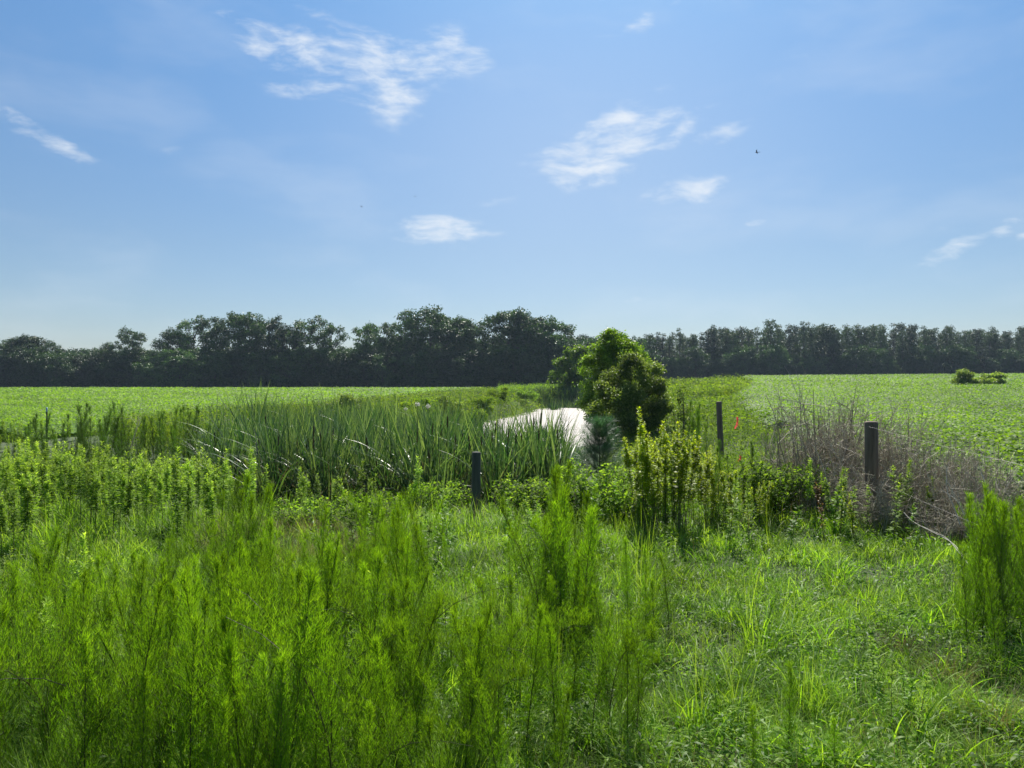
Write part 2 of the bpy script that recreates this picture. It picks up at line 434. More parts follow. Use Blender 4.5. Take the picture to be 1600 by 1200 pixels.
def leafy(Hh=1.1, nl=130, ll=.075, lw=.017, top_only=.25, mat='golden', branch=0, lean=.12):
    az = U(0, 6.28); ln = U(.02, lean); t = np.linspace(0, 1, 6)
    P = np.stack([np.cos(az) * ln * t ** 1.5 * Hh, np.sin(az) * ln * t ** 1.5 * Hh, t * Hh], 1)
    st = G(); st.tubes(P, np.interp(t, [0, 1], [.0045, .0015]), 4, .4)
    lines = [(P, 1.0, nl, top_only)]
    for b in range(branch):
        t0 = U(.45, .9); b0 = np.array([np.interp(t0, t, P[:, k]) for k in range(3)])
        a2 = U(0, 6.28); l2 = U(.18, .35) * Hh * (1.15 - t0)
        q = np.stack([b0 + np.array([np.cos(a2) * .55 * s, np.sin(a2) * .55 * s, s * (.7 + .3 * s)]) * l2 for s in np.linspace(0, 1, 6)])
        st.tubes(q, np.interp(t, [0, 1], [.0022, .001]), 3, .5)
        lines.append((q, .75, int(nl * .25), .1))
    g = G()
    for Q, sc, n, t0 in lines:
        tb = U(t0, 1, n) ** .8
        B = np.stack([np.interp(tb, t, Q[:, k]) for k in range(3)], 1)
        a = np.arange(n) * 2.4 + U(-.3, .3, n)
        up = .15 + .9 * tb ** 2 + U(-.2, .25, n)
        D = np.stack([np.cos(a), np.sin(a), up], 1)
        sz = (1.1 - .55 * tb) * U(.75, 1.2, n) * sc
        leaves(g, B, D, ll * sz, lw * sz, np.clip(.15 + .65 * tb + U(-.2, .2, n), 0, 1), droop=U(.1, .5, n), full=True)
    return [('stem', st.arrays(), M['stem']), ('foliage', g.arrays(), M[mat])]
def cattail(spikes=1, n=11, h=2.2):
    g = G()
    base = np.stack([U(-.09, .09, n), U(-.09, .09, n), U(-.05, 0, n)], 1)
    L = U(.72, 1.08, n) * h
    blades(g, base, L, U(.022, .042, n), U(.0, .22, n), np.where(U(0, 1, n) < .4, U(.7, 2.4, n), U(.05, .6, n)), 8, T=U(0, 1, n), power=3.0, twist=1.2)
    parts = [('leaf_blades', g.arrays(), M['cattail'])]
    dd_ = G(); nd = int(rng.integers(2, 5))
    blades(dd_, np.stack([U(-.1, .1, nd), U(-.1, .1, nd), 0 * U(0, 1, nd)], 1), U(.5, .95, nd) * h, U(.012, .02, nd), U(.1, .4, nd), U(.6, 2.4, nd), 8, T=U(0, 1, nd), power=3.0, twist=1.2)
    parts.append(('dead_blades', dd_.arrays(), M['dry']))
    if spikes:
        s = G(); k = G()
        for _ in range(spikes):
            x, y = U(-.1, .1, 2); hh = U(.72, .92) * h; lx, ly = U(-.06, .06, 2)
            z = np.linspace(0, 1, 5)
            s.tubes(np.stack([x + lx * z, y + ly * z, z * hh], 1), np.full(5, .004), 4, .4)
            zz = np.array([-.2, -.195, -.18, -.02, -.005, 0., .001, .10]); rr = np.array([.001, .009, .0125, .0125, .009, .003, .0018, .001])
            k.tubes(np.stack([x + lx * (1 + zz / hh), y + ly * (1 + zz / hh), hh + zz], 1), rr, 7, U(0, 1))
        parts += [('stalk', s.arrays(), M['stem']), ('seed_spike', k.arrays(), M['spike'])]
    return parts
def grass_clump(n=60, h=.5, w=.005, mat='grass', spread=.1, bend=(.4, 1.6), heads=0):
    g = G()
    a = U(0, 6.28, n); r = spread * np.sqrt(U(0, 1, n))
    base = np.stack([r * np.cos(a), r * np.sin(a), U(-.03, 0, n)], 1)
    blades(g, base, h * U(.5, 1.1, n), w * U(.7, 1.3, n), U(.02, .4, n), U(bend[0], bend[1], n), 5, az=a + U(-.8, .8, n), T=U(0, 1, n), power=2.0)
    if heads:
        bb = base[:heads]; blades(g, bb, h * U(1.1, 1.35, heads), np.full(heads, .0018), U(0, .2, heads), U(.1, .5, heads), 5, T=np.full(heads, 1.0), power=20, tip=.5)
    return g.arrays()

def xform(arr, x, y, z, rz, s, tx=0, ty=0, sz=None):
    V, F, T = arr
    c, sn = math.cos(rz), math.sin(rz)
    V2 = V * np.array([s, s, sz or s])
    X = V2[:, 0] * c - V2[:, 1] * sn; Y = V2[:, 0] * sn + V2[:, 1] * c
    Z = V2[:, 2]
    return np.stack([X + tx * Z + x, Y + ty * Z + y, Z + z], 1), F, T

class Kind:
    """a kind of plant: some variants, each an Empty with one mesh per part, copied for every single plant"""
    def __init__(s, name, cat, variants):
        s.name = name; s.cat = cat; s.vars = variants; s.cache = {}; s.count = 0
    def put(s, x, y, label, group=None, v=None, rz=None, sc=1.0, tilt=(0, 0), z=None, sz=None):
        v = int(rng.integers(len(s.vars))) if v is None else v
        if v not in s.cache:
            s.cache[v] = [(pn, make_mesh(pn, *arr, mt, False), ) for pn, arr, mt in s.vars[v]]
        r = bpy.data.objects.new(s.name, None); C.collection.objects.link(r)
        r.empty_display_size = .1
        r.location = (x, y, float(H(x, y)) - .01 if z is None else z)
        r.rotation_euler = (tilt[0], tilt[1], U(0, 6.28) if rz is None else rz)
        r.scale = (sc, sc, sc if sz is None else sz)
        tag(r, label, s.cat, group)
        for pn, me in s.cache[v]:
            o = bpy.data.objects.new(pn, me); C.collection.objects.link(o); o.parent = r
        s.count += 1
        return r
def merge(name, spots, variants, mat, kind='stuff', smooth=False):
    """one stuff object out of many plants nobody could count"""
    g = G()
    for (x, y, z, rz, s, v) in spots:
        for pn, arr, mt in variants[v]:
            V, F, T = xform(arr, x, y, z, rz, s)
            g.add(V, F, T)
    o = g.build(name, mat, None, smooth)
    return tag(o, kind=kind)

# ------------------------------------------------------------------ trees
def clumps_tree(h, blobs, leaf, per, trunk_r, mat, lw=.62, flat=.62, fork=.35, lean=0.0, bark='bark', loose=.15, nsub=9):
    """blobs: (x, y, z, radius). Trunk, a limb to every blob, leaves filling the blob's volume with gaps."""
    st = G(); g = G()
    top = max(b[2] for b in blobs)
    t = np.linspace(0, 1, 7)
    tr = np.stack([lean * t ** 2 + .12 * trunk_r * np.sin(5 * t), .1 * trunk_r * np.cos(4 * t), t * top * .93], 1)
    st.tubes(tr, np.interp(t, [0, .08, 1], [trunk_r * 1.35, trunk_r, trunk_r * .25]), 7, .5)
    for (x, y, z, r) in blobs:
        z0 = max(.12 * h * fork, min(z * .8 - np.hypot(x, y) * .35, top * .85))
        b0 = np.array([np.interp(z0, tr[:, 2], tr[:, 0]), np.interp(z0, tr[:, 2], tr[:, 1]), z0])
        e = np.array([x, y, z])
        s = np.linspace(0, 1, 5)[:, None]
        P = b0 * (1 - s) + e * s; P[:, 2] -= (s[:, 0] * (1 - s[:, 0])) * .5 * (e[2] - z0) * .6
        st.tubes(P, np.interp(s[:, 0], [0, 1], [trunk_r * .38, trunk_r * .10]), 5, .5)
        sc_ = sph(nsub) * (U(.35, .95, nsub) ** .6)[:, None] * r; sc_[:, 2] *= flat
        n = max(6, int(per * r * r / nsub))
        for c in sc_:
            rr = r * U(.3, .55)
            v = sph(n) * (U(0, 1, n) ** .5 * np.where(U(0, 1, n) < loose, U(1.0, 1.9, n), 1.0))[:, None] * rr; v[:, 2] *= .75
            P0 = e + c + v
            D = unit(v) * .6 + sph(n) * .9; D[:, 2] += .1
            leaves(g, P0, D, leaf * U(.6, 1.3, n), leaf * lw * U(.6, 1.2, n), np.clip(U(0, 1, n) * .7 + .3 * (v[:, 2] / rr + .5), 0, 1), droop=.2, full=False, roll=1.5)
        for c in sc_[:6]:
            Q = np.stack([e * (1 - q) + (e + c) * q for q in (0, .5, 1)])
            st.tubes(Q, np.array([trunk_r * .1, trunk_r * .07, trunk_r * .03]), 4, .5)
    return [('trunk', st.arrays(), M[bark]), ('crown', g.arrays(), M[mat])]
def crown_blobs(h, w, n, z0=.4, shape='dome', rb=(.16, .24)):
    out = []
    for i in range(n):
        zt = (i + U(0, 1)) / n
        a = i * 2.4 + U(-.5, .5)
        z = h * (z0 + (1 - z0) * zt) * .96
        if shape == 'dome': prof = math.sqrt(max(0, 1 - max(0, (zt - .35) / .68) ** 2)) * (.65 + .35 * min(1, zt / .35))
        elif shape == 'umbrella': prof = min(1, .25 + zt * 1.3) * math.sqrt(max(0, 1 - max(0, (zt - .75) / .28) ** 2))
        else: prof = (1 - zt) ** .75 * .95 + .12
        r = w * .5 * prof * U(.45, 1.0)
        rad = w * U(*rb)
        rad *= (1.0 if shape != 'cone' else (.6 + .6 * (1 - zt)))
        out.append((r * math.cos(a), r * math.sin(a), min(z, h - rad * .6), rad))
    return out

oak = Kind('oak_tree', 'tree', [
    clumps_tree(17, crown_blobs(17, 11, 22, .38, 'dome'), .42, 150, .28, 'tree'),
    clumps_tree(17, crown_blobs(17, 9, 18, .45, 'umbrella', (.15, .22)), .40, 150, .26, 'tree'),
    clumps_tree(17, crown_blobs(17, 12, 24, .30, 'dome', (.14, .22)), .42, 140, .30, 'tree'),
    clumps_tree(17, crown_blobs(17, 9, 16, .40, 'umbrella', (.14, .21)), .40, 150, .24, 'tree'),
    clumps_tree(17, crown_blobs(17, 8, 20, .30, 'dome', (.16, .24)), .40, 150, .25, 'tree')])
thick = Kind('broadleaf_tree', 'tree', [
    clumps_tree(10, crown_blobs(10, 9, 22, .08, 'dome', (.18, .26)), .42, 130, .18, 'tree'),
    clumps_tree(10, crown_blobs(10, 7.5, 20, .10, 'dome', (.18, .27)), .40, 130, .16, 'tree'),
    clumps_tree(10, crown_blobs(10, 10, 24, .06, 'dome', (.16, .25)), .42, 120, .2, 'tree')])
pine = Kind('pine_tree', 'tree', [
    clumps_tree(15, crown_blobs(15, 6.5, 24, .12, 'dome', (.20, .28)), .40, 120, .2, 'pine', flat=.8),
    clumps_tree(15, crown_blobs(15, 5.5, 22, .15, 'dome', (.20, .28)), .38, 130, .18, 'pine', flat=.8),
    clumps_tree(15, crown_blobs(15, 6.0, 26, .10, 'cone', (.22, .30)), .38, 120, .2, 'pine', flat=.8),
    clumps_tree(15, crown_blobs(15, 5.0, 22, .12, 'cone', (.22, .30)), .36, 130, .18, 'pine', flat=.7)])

TREE_D = 172.0
# the tall trees of the left edge, one by one: column px, top row, variant, width factor
LEFT = [
    (12, 531, 2, .95, 'rounded tree at the far left edge of the wood'),
    (42, 522, 0, 1.05, 'broad rounded tree, tallest of the far left group'),
    (78, 533, 4, 1.0, 'rounded tree on the right shoulder of the far left group'),
    (168, 536, 3, .8, 'low flat topped tree just left of the lone umbrella shaped tree'),
    (207, 514, 1, .95, 'lone umbrella shaped tree with open layered crown in the gap at left'),
    (275, 514, 2, .8, 'tree with sloping crown at the left end of the tall row'),
    (303, 494, 4, 1.0, 'tall double topped tree near the left end of the tall row'),
    (338, 495, 3, .9, 'tall open crowned tree left of the highest crown of the left row'),
    (384, 486, 0, .95, 'highest dense crowned tree of the left row'),
    (420, 496, 1, .9, 'tree with layered see-through crown right of the highest left one'),
    (452, 508, 2, .8, 'lower tree between two tall crowns of the left row'),
    (484, 494, 4, 1.1, 'tall bushy tree near the right end of the left row'),
    (518, 505, 3, .9, 'open crowned tree at the right end of the left row'),
    (572, 505, 1, .9, 'open crowned tree just right of the gap in the row'),
    (600, 504, 3, .9, 'flat topped tree left of the peaked middle crown'),
    (634, 497, 1, .9, 'tree on the left shoulder of the peaked middle crown'),
    (672, 481, 2, 1.0, 'tallest tree with peaked crown in the middle of the row'),
    (716, 493, 0, .8, 'rounded tall tree right of the peaked middle crown'),
    (741, 503, 4, .8, 'narrow tree left of the second gap in the row'),
    (796, 481, 0, 1.05, 'tall domed tree right of the second gap in the row'),
    (830, 490, 1, .95, 'tree with open branching crown beside the tall domed one'),
    (862, 497, 2, .95, 'broad tree at the right end of the tall row behind the pond'),
]
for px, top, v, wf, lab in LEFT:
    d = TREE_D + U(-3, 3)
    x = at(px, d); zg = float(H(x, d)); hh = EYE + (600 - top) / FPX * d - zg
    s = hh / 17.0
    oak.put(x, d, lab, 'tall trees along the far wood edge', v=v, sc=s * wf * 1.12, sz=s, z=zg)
# second row, lower bushy trees along the edge
lab2 = 'dark bushy understorey tree in the wood edge behind the left field'
for i, px in enumerate(np.arange(-180, 900, 19)):
    d = TREE_D + U(-6, 0); x = at(px + U(-8, 8), d); zg = float(H(x, d))
    top = U(545, 556) if px < 860 else U(530, 540)
    hh = EYE + (600 - top) / FPX * d - zg
    thick.put(x, d, lab2, 'understorey trees of the left wood', sc=hh / 10 * U(.95, 1.25), sz=hh / 10, z=zg)
lab3 = 'distant tree deeper in the wood behind the left field'
for row in range(2):
    for i, px in enumerate(np.arange(-210, 1010, 30)):
        d = TREE_D + 16 + 16 * row + U(-4, 4); x = at(px + U(-12, 12), d); zg = float(H(x, d))
        top = U(544, 551) if px < 560 else (U(528, 540) if px < 860 else U(524, 530))
        hh = EYE + (600 - top) / FPX * d - zg
        thick.put(x, d, lab3, 'trees deeper in the left wood', sc=hh / 10 * 1.05, sz=hh / 10, z=zg)
# right wood: an even edge of pines
prof_x = [870, 930, 1000, 1050, 1100, 1140, 1165, 1200, 1230, 1270, 1300, 1350, 1400, 1450, 1500, 1550, 1600, 1700]
prof_y = [529, 527, 524, 516, 514, 507, 511, 502, 509, 504, 511, 506, 506, 506, 512, 513, 509, 510]
for row in range(3):
    step = 17 if row == 0 else 21
    for i, px in enumerate(np.arange(880, 1760, step)):
        D0 = 215 + 8 * row
        d = D0 + U(-3, 3); pxx = px + U(-6, 6); x = at(pxx, d); zg = float(H(x, d))
        top = np.interp(pxx, prof_x, prof_y) + U(-6, 10) + (2 if row else 0)
        hh = EYE + (600 - top) / FPX * d - zg
        pine.put(x, d, 'dark pine in the front edge of the wood beyond the right field' if row == 0 else 'dark pine deeper in the wood beyond the right field',
                 'pines at the front of the right wood' if row == 0 else 'pines deeper in the right wood', v=int(rng.choice([0, 1, 2, 2, 3, 3])), sc=hh / 15 * U(.85, 1.1), sz=hh / 15, z=zg)
# low rounded broadleaf trees at its foot
for i, px in enumerate(np.arange(900, 1690, 15)):
    d = 209 + U(-2, 3); x = at(px + U(-14, 14), d); zg = float(H(x, d))
    hh = U(2.6, 9.0)
    thick.put(x, d, 'lower rounded tree at the foot of the pine wood', 'low trees in front of the right wood', sc=hh / 10, sz=hh / 10, z=zg)

for i, px in enumerate(np.arange(890, 1690, 26)):
    d = 213.5 + U(-1, 1); x = at(px + U(-8, 8), d); zg = float(H(x, d)) - .3
    thick.put(x, d, 'rounded tree tucked under the front pines of the right wood', 'trees under the right pines', sc=U(.55, .75), sz=U(.5, .7), z=zg)

# ------------------------------------------------------------------ bushes by the pond
def bush(name, label, x, y, parts, rz=0.0, cat='bush', zoff=0, group=None, z=None):
    r = empty(name, (x, y, (float(H(x, y)) if z is None else z) + zoff), rz)
    for pn, arr, mt in parts:
        link(pn, make_mesh(pn, *arr, mt), r)
    return tag(r, label, cat, group)
def B(d, px, py, rpx, dy=0.0, x0=0.0, z0=0.0):   # blob given by its column, row and radius in the photograph, at depth d
    return (at(px, d) - x0, dy, EYE + (600 - py) / FPX * d - z0, rpx / FPX * d)
d = 27.0; x0 = at(985, d); z0 = float(H(x0, d))
bl = [B(d, *q, x0=x0, z0=z0) for q in [(990, 578, 24, 0), (965, 592, 22, .4), (1018, 590, 22, -.3), (1000, 612, 26, .8), (972, 622, 26, -.6), (1024, 620, 24, .4), (945, 612, 18, 0), (1036, 640, 16, 0),
      (956, 645, 24, .5), (990, 645, 28, -.7), (1020, 650, 22, .2), (970, 668, 24, -.4), (1004, 672, 24, .5), (948, 668, 14, -.3), (1030, 604, 14, .2), (982, 565, 14, 0), (925, 640, 10, -.5), (920, 652, 8, -.7)]]
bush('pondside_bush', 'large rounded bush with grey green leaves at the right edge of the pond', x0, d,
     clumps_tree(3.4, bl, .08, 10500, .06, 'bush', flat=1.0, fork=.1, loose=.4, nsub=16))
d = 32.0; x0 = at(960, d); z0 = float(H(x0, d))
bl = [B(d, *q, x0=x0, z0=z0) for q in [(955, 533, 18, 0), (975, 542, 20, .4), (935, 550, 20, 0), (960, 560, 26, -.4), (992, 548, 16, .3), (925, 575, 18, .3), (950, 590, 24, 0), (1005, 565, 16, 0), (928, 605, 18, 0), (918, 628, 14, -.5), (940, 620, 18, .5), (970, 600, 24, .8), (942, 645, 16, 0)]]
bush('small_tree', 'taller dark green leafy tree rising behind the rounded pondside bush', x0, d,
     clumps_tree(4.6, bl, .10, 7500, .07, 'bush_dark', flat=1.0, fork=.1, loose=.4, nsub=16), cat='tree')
d = 96.0; x0 = at(890, d); z0 = float(H(x0, d))
bl = [B(d, *q, x0=x0, z0=z0) for q in [(898, 548, 12, 0), (884, 556, 12, .4), (910, 552, 12, 0), (878, 572, 14, -.4), (900, 570, 16, .3), (918, 572, 12, .3), (885, 590, 14, 0), (908, 592, 14, 0), (868, 585, 8, 0), (862, 594, 6, 0), (880, 600, 12, 0), (905, 602, 13, 0)]]
bush('small_tree', 'dark rounded tree behind the far end of the pond, left of the bushes', x0, d,
     clumps_tree(5, bl, .30, 620, .1, 'bush_dark', flat=.9, fork=.1), cat='tree')
d = 24.0
x0 = at(1068, d); z0 = float(H(x0, d))
bl = [B(d, *q, x0=x0, z0=z0) for q in [(1062, 625, 12, 0), (1075, 640, 14, .3), (1056, 648, 14, 0), (1070, 665, 16, 0), (1085, 668, 10, 0), (1050, 675, 12, .2), (1066, 608, 8, 0)]]
bush('thin_shrub', 'thin pale leaved shrub leaning beside the large pondside bush', x0, d, clumps_tree(1.8, bl, .08, 3200, .03, 'bush', flat=.9, fork=.1, loose=.4), cat='shrub')
for k, (px, dd, w, hh, lab) in enumerate([(1510, 76, 34, 1.6, 'left half of the dense shrub pair standing alone in the right soybean field'), (1548, 77, 34, 1.35, 'lower right shrub of the pair standing alone in the right field')]):
    x0 = at(px, dd)
    bl = [(U(-1, 1) * .9, U(-.6, .6), U(.25, 1) * hh * .85, U(.35, .5)) for _ in range(12)]
    bl += [(1.2, 0, .4, .4), (-1.1, 0, .4, .4)]
    bush('field_shrub', lab, x0, dd, clumps_tree(hh, bl, .16, 2000, .05, 'bush', fork=.1, loose=.4), cat='shrub', zoff=.55)

# bank shrubs on the far left bank
for (px, dd, hh, w, mat, lab) in [
    (655, 44, 1.25, 2.2, 'bank', 'rounded yellow green shrub on the left bank behind the cattails'),
    (700, 47, 1.4, 2.0, 'bush', 'reddish tinged shrub on the left bank above the water'),
    (735, 50, 1.2, 2.4, 'bank', 'low spreading shrub on the left bank at the water edge'),
    (752, 57, 1.3, 2.4, 'bank', 'green shrub on the left bank where the pond bends'),
    (778, 68, 1.4, 2.2, 'bank', 'small shrub on the left bank nearer the far end of the pond'),
    (540, 40, 1.3, 2.4, 'bush', 'olive shrub at the field edge behind the cattails'),
    (822, 78, 1.7, 2.6, 'bush_dark', 'dusky shrub with pale top at the far left end of the pond')]:
    x0 = at(px, dd)
    bl = [(U(-.5, .5) * w * .7, U(-.5, .5), U(.2, .9) * hh, U(.28, .42) * w * .5) for _ in range(12)]
    bush('bank_shrub', lab, x0, dd, clumps_tree(hh, bl, .11, 2600, .03, mat, fork=.1, loose=.4), cat='shrub')

# ------------------------------------------------------------------ soybean fields (uncountable crop canopies)
def x_edge_r(y): return .35 * np.sin(y * 1.9) * np.sin(y * .73 + 1) + np.interp(y, [0, 9, 25, 50, 100, 200, 260], [4.6, 5.8, 8.4, 15, 32, 62, 80])
def x_edge_l(y): return np.interp(y, [20, 24, 39, 48, 115, 165, 172], [-30, -15.2, -15.0, -13, -9, -3, 0])
def soy(name, inside, edge, y0, y1, x0, x1, N, top):
    g = G()
    # canopy sheet
    gy = np.concatenate([np.arange(y0, 40, .5), np.arange(40, 80, 1.), np.arange(80, y1, 4.)])
    gx = np.linspace(x0, x1, 170)
    X, Y = np.meshgrid(gx, gy, indexing='ij')
    V, F = sheet(gx, gy, lambda a, b: H(a, b) + top * .74 * edge(a, b) + .05 * wob(a, b, 1.1) * (1 - sm(50, 90, b)))
    cen = V[F].mean(1)
    keep = inside(cen[:, 0], cen[:, 1])
    g.add(V, F[keep], .12)
    # leaves, as dense on the picture near as far
    y = y0 * (y1 / y0) ** (U(0, 1, N) ** 1.0)
    umin, umax = x0 / y1, x1 / y1
    x = U(-.92, .92, N) * y
    ok = inside(x, y)
    x, y = x[ok], y[ok]; n = len(x)
    sc = np.clip(y / 34, 1, 3.4)
    z = H(x, y) + top * .74 * edge(x, y) + U(.0, .24, n) + .05 * wob(x, y, 1.1)
    a = U(0, 6.28, n)
    el_ = U(-.15, .75, n)
    D = np.stack([np.cos(a), np.sin(a), el_], 1)
    leaves(g, np.stack([x, y, z], 1), D, .085 * sc * U(.7, 1.25, n), .062 * sc * U(.7, 1.2, n), np.clip(U(0, 1, n) + .25 * wob(x, y, 7), 0, 1), droop=U(.1, .5, n), full=True, roll=.7)
    o = g.build(name, M['soy'])
    return tag(o, kind='stuff')
soy('soybean_crop', lambda x, y: (x > x_edge_r(y)), lambda x, y: sm(-.2, .5, x - x_edge_r(y)), 7.5, 206, 3, 190, 430000, .62)
soy('soybean_crop', lambda x, y: (x < x_edge_l(y)), lambda x, y: sm(-.2, 1.2, x_edge_l(y) - x) * sm(20.5, 23, y), 21.0, 166, -170, 4, 350000, .55)

# ------------------------------------------------------------------ fences and posts
def post_mesh(h, r, sides=12, mat='wood'):
    g = G()
    z = np.array([-.3, 0, h * .3, h * .6, h - .02, h - .004, h, h + .001])
    rr = np.array([r, r, r * .97, r * .98, r * .96, r * .9, r * .7, .001])
    g.tubes(np.stack([0 * z, 0 * z, z], 1), rr, sides, .5)
    V, F, T = g.arrays(); V[:, :2] += U(-.003, .003, (len(V), 2))
    return make_mesh('post', V, F, T, M[mat], True)
fence = empty('wire_fence', (4.35, 9.0, 0))
tag(fence, 'wire fence with weathered round wooden posts running through the dead brush at right', 'fence')
def fp(x, y, top, r, lean, label):
    z = float(H(x, y)); o = link('post', post_mesh(top - z, r), fence)
    o.location = (x - 4.35, y - 9.0, z); o.rotation_euler = lean; o['label'] = label
fp(4.35, 9.0, 1.45, .078, (.02, -.02, 0), 'thick weathered wooden post standing in the dead brush')
fp(5.62, 20, 1.43, .078, (0, -.05, .3), 'dark leaning wooden post farther along the fence')
fp(3.2, -1.2, 1.45, .078, (0, 0, 0), 'wooden post nearest to the viewer')
line = [np.array(q) for q in [(3.2, -1.2), (4.35, 9.0), (5.62, 20.), (6.9, 31.)]]
for zz in (1.22, .62):
    w = G()
    for a, b in zip(line[:-1], line[1:]):
        s = np.linspace(0, 1, 14)[:, None]
        p = a * (1 - s) + b * s
        za, zb = float(H(*a)) + zz, float(H(*b)) + zz
        z = za * (1 - s[:, 0]) + zb * s[:, 0] - .10 * 4 * s[:, 0] * (1 - s[:, 0])
        w.tubes(np.stack([p[:, 0] - 4.35 - .08, p[:, 1] - 9.0, z], 1), np.full(14, .0010), 4, .5)
    w.build('wire', M['steel'], fence)
ins = G(); ins.tubes(np.array([[-.09, -.02, .80], [-.07, -.02, .80], [-.05, -.02, .80]]) + np.array([0, 0, .1]), np.array([.012, .02, .012]), 8)
o = ins.build('insulator', M['black'], fence)
mp_ = link('fence_post', post_mesh(1.26, .068, mat='wood_grey'))
mp_.location = (at(743, 11.0), 11.0, float(H(at(743, 11.0), 11.0))); mp_.rotation_euler = (.02, .01, 0)
mp_.location.z = .90 - 1.26
tag(mp_, 'lone dark grey wooden post standing in front of the cattails', 'post')
# thin steel post with a blue cap far left
tp = empty('steel_post', (at(73, 20.5), 20.5, float(H(at(73, 20.5), 20.5))))
hh = 1.22 - tp.location.z
g = G(); s_ = np.array([0, .5, 1.])
for (dx, dy, wx, wy) in ((0, 0, .035, .004), (0, .015, .004, .03)):
    g.tubes(np.stack([dx + 0 * s_, dy + 0 * s_, s_ * hh], 1), np.full(3, max(wx, wy) * .55), 4)
g.build('post_shaft', M['rust'], tp)
g = G(); g.tubes(np.array([[0, 0, hh - .09], [0, 0, hh - .08], [0, 0, hh + .03], [0, 0, hh + .04]]), np.array([.01, .022, .022, .004]), 8)
g.build('cap', M['plastic'], tp)
tag(tp, 'thin dark steel post with a pale blue cap at the left field edge', 'post')
# pink flagging tape on the wires
for k, (t, zt, L_, lab) in enumerate([(.754, 1.12, .26, 'pink flagging tape hanging beside the farther fence post'), (.72, .26, .12, 'small knot of pink tape low down on the fence')]):
    p = line[1] * (1 - t) + line[2] * t
    r = empty('flagging_tape', (p[0] - .08, p[1], zt))
    g = G()
    for j in range(3):
        s = np.linspace(0, 1, 6); off = (j - 1) * .035
        P = np.stack([off * s + .012 * np.sin(5 * s + j), .01 * np.cos(6 * s), -s * L_ * (1 - .3 * j * .5)], 1)[None]
        S = np.stack([np.cos(3 * s + j), np.sin(3 * s + j), 0 * s], 1)[None]
        g.strips(P, S, np.full((1, 6), .034), .5)
    kn = np.array([[-.02, 0, 0], [0, 0, .015], [.02, 0, 0]]); g.tubes(kn, np.array([.004, .014, .004]), 6)
    V, F, T = g.arrays()
    bpy.data.objects.remove(r)
    o = link('flagging_tape', make_mesh('flagging_tape', V, F, T, M['tape'])); o.location = (p[0] - .08, p[1], zt)
    tag(o, lab, 'flagging tape')

# ------------------------------------------------------------------ cattail marsh
cat_k = Kind('cattail', 'cattail', [cattail(0, 10), cattail(0, 12), cattail(1, 9), cattail(0, 11, 2.0), cattail(1, 10, 2.1), cattail(0, 13, 1.9)])
pts = []
def cat_ok(x, y):
    px = x / y * FPX + 800
    top = np.interp(px, [300, 340, 380, 700, 720, 760, 900], [0, .5, 1, 1, 1, 1, .6])
    return top
N = 4200
yy = U(13.0, 29, N); pxx = U(300, 905, N); xx = at(pxx, yy)
keep = U(0, 1, N) < cat_ok(xx, yy)
# front edge bulges towards the viewer; open water showing right of column 740 beyond 20 m
front = np.interp(pxx, [300, 420, 560, 700, 860, 905], [17, 14.0, 14.2, 13.0, 13.6, 15])
back = np.interp(pxx, [300, 400, 600, 700, 735, 800, 905], [22, 27, 29, 27, 24, 22.0, 20])
keep &= (yy > front) & (yy < back) & (wob(xx, yy, 1.5) > -.38)
xx, yy, pxx = xx[keep], yy[keep], pxx[keep]
sel = rng.permutation(len(xx))[:1350]
xx, yy, pxx = xx[sel], yy[sel], pxx[sel]
o_ = np.argsort(yy); xx, yy, pxx = xx[o_], yy[o_], pxx[o_]
spots = []
for i, (x, y, px) in enumerate(zip(xx, yy, pxx)):
    s = (U(.68, 1.05) + .15 * float(wob(x, y, 3.0))) * (1.0 if px < 700 else np.interp(px, [700, 730, 830, 860, 905], [1.0, .93, .97, 1.02, .85]))
    if i < 290:
        lab = 'upright cattail with long dark green blades left of the lone grey post' if px < 743 else 'upright cattail with long green blades right of the lone grey post'
        cat_k.put(x, y, lab, 'cattails ' + ('left' if px < 743 else 'right') + ' of the lone post', sc=s, tilt=(U(-.06, .06), U(-.06, .06)))
    else:
        spots.append((x, y, float(H(x, y)), U(0, 6.28), s, int(rng.integers(6))))
cvar = [[q for q in v if q[0] == 'leaf_blades'] for v in cat_k.vars]
merge('cattail_bed', spots, cvar, M['cattail'])
# spikes of the rear cattails are their own kind
# far reeds at the end of the pond
g = G()
n = 9000; yy = U(87, 98, n); xx = at(U(780, 925, n), yy)
blades(g, np.stack([xx, yy, H(xx, yy)], 1), U(.9, 2.3, n) * (.72 + .28 * wob(xx, yy, 3.0)) * np.interp(xx / yy * FPX + 800, [780, 850, 880, 925], [.5, .9, 1.05, .9]), U(.04, .07, n), U(0, .25, n), U(.1, 1.2, n), 3, T=U(0, 1, n))
n = 260; yy = U(80, 86, n); xx = at(866 + rng.normal(0, 5, n), yy)
blades(g, np.stack([xx, yy, np.full(n, WATER_Z)], 1), U(.4, .9, n), U(.04, .06, n), U(0, .35, n), U(.2, .9, n), 3, T=U(0, .3, n))
n = 260; yy = U(38, 42, n); xx = at(850 + rng.normal(0, 6, n), yy)
blades(g, np.stack([xx, yy, np.full(n, WATER_Z)], 1), U(.3, .65, n), U(.02, .03, n), U(0, .35, n), U(.2, .9, n), 3, T=U(.4, 1, n))
tag(g.build('reeds', M['cattail']), kind='stuff')

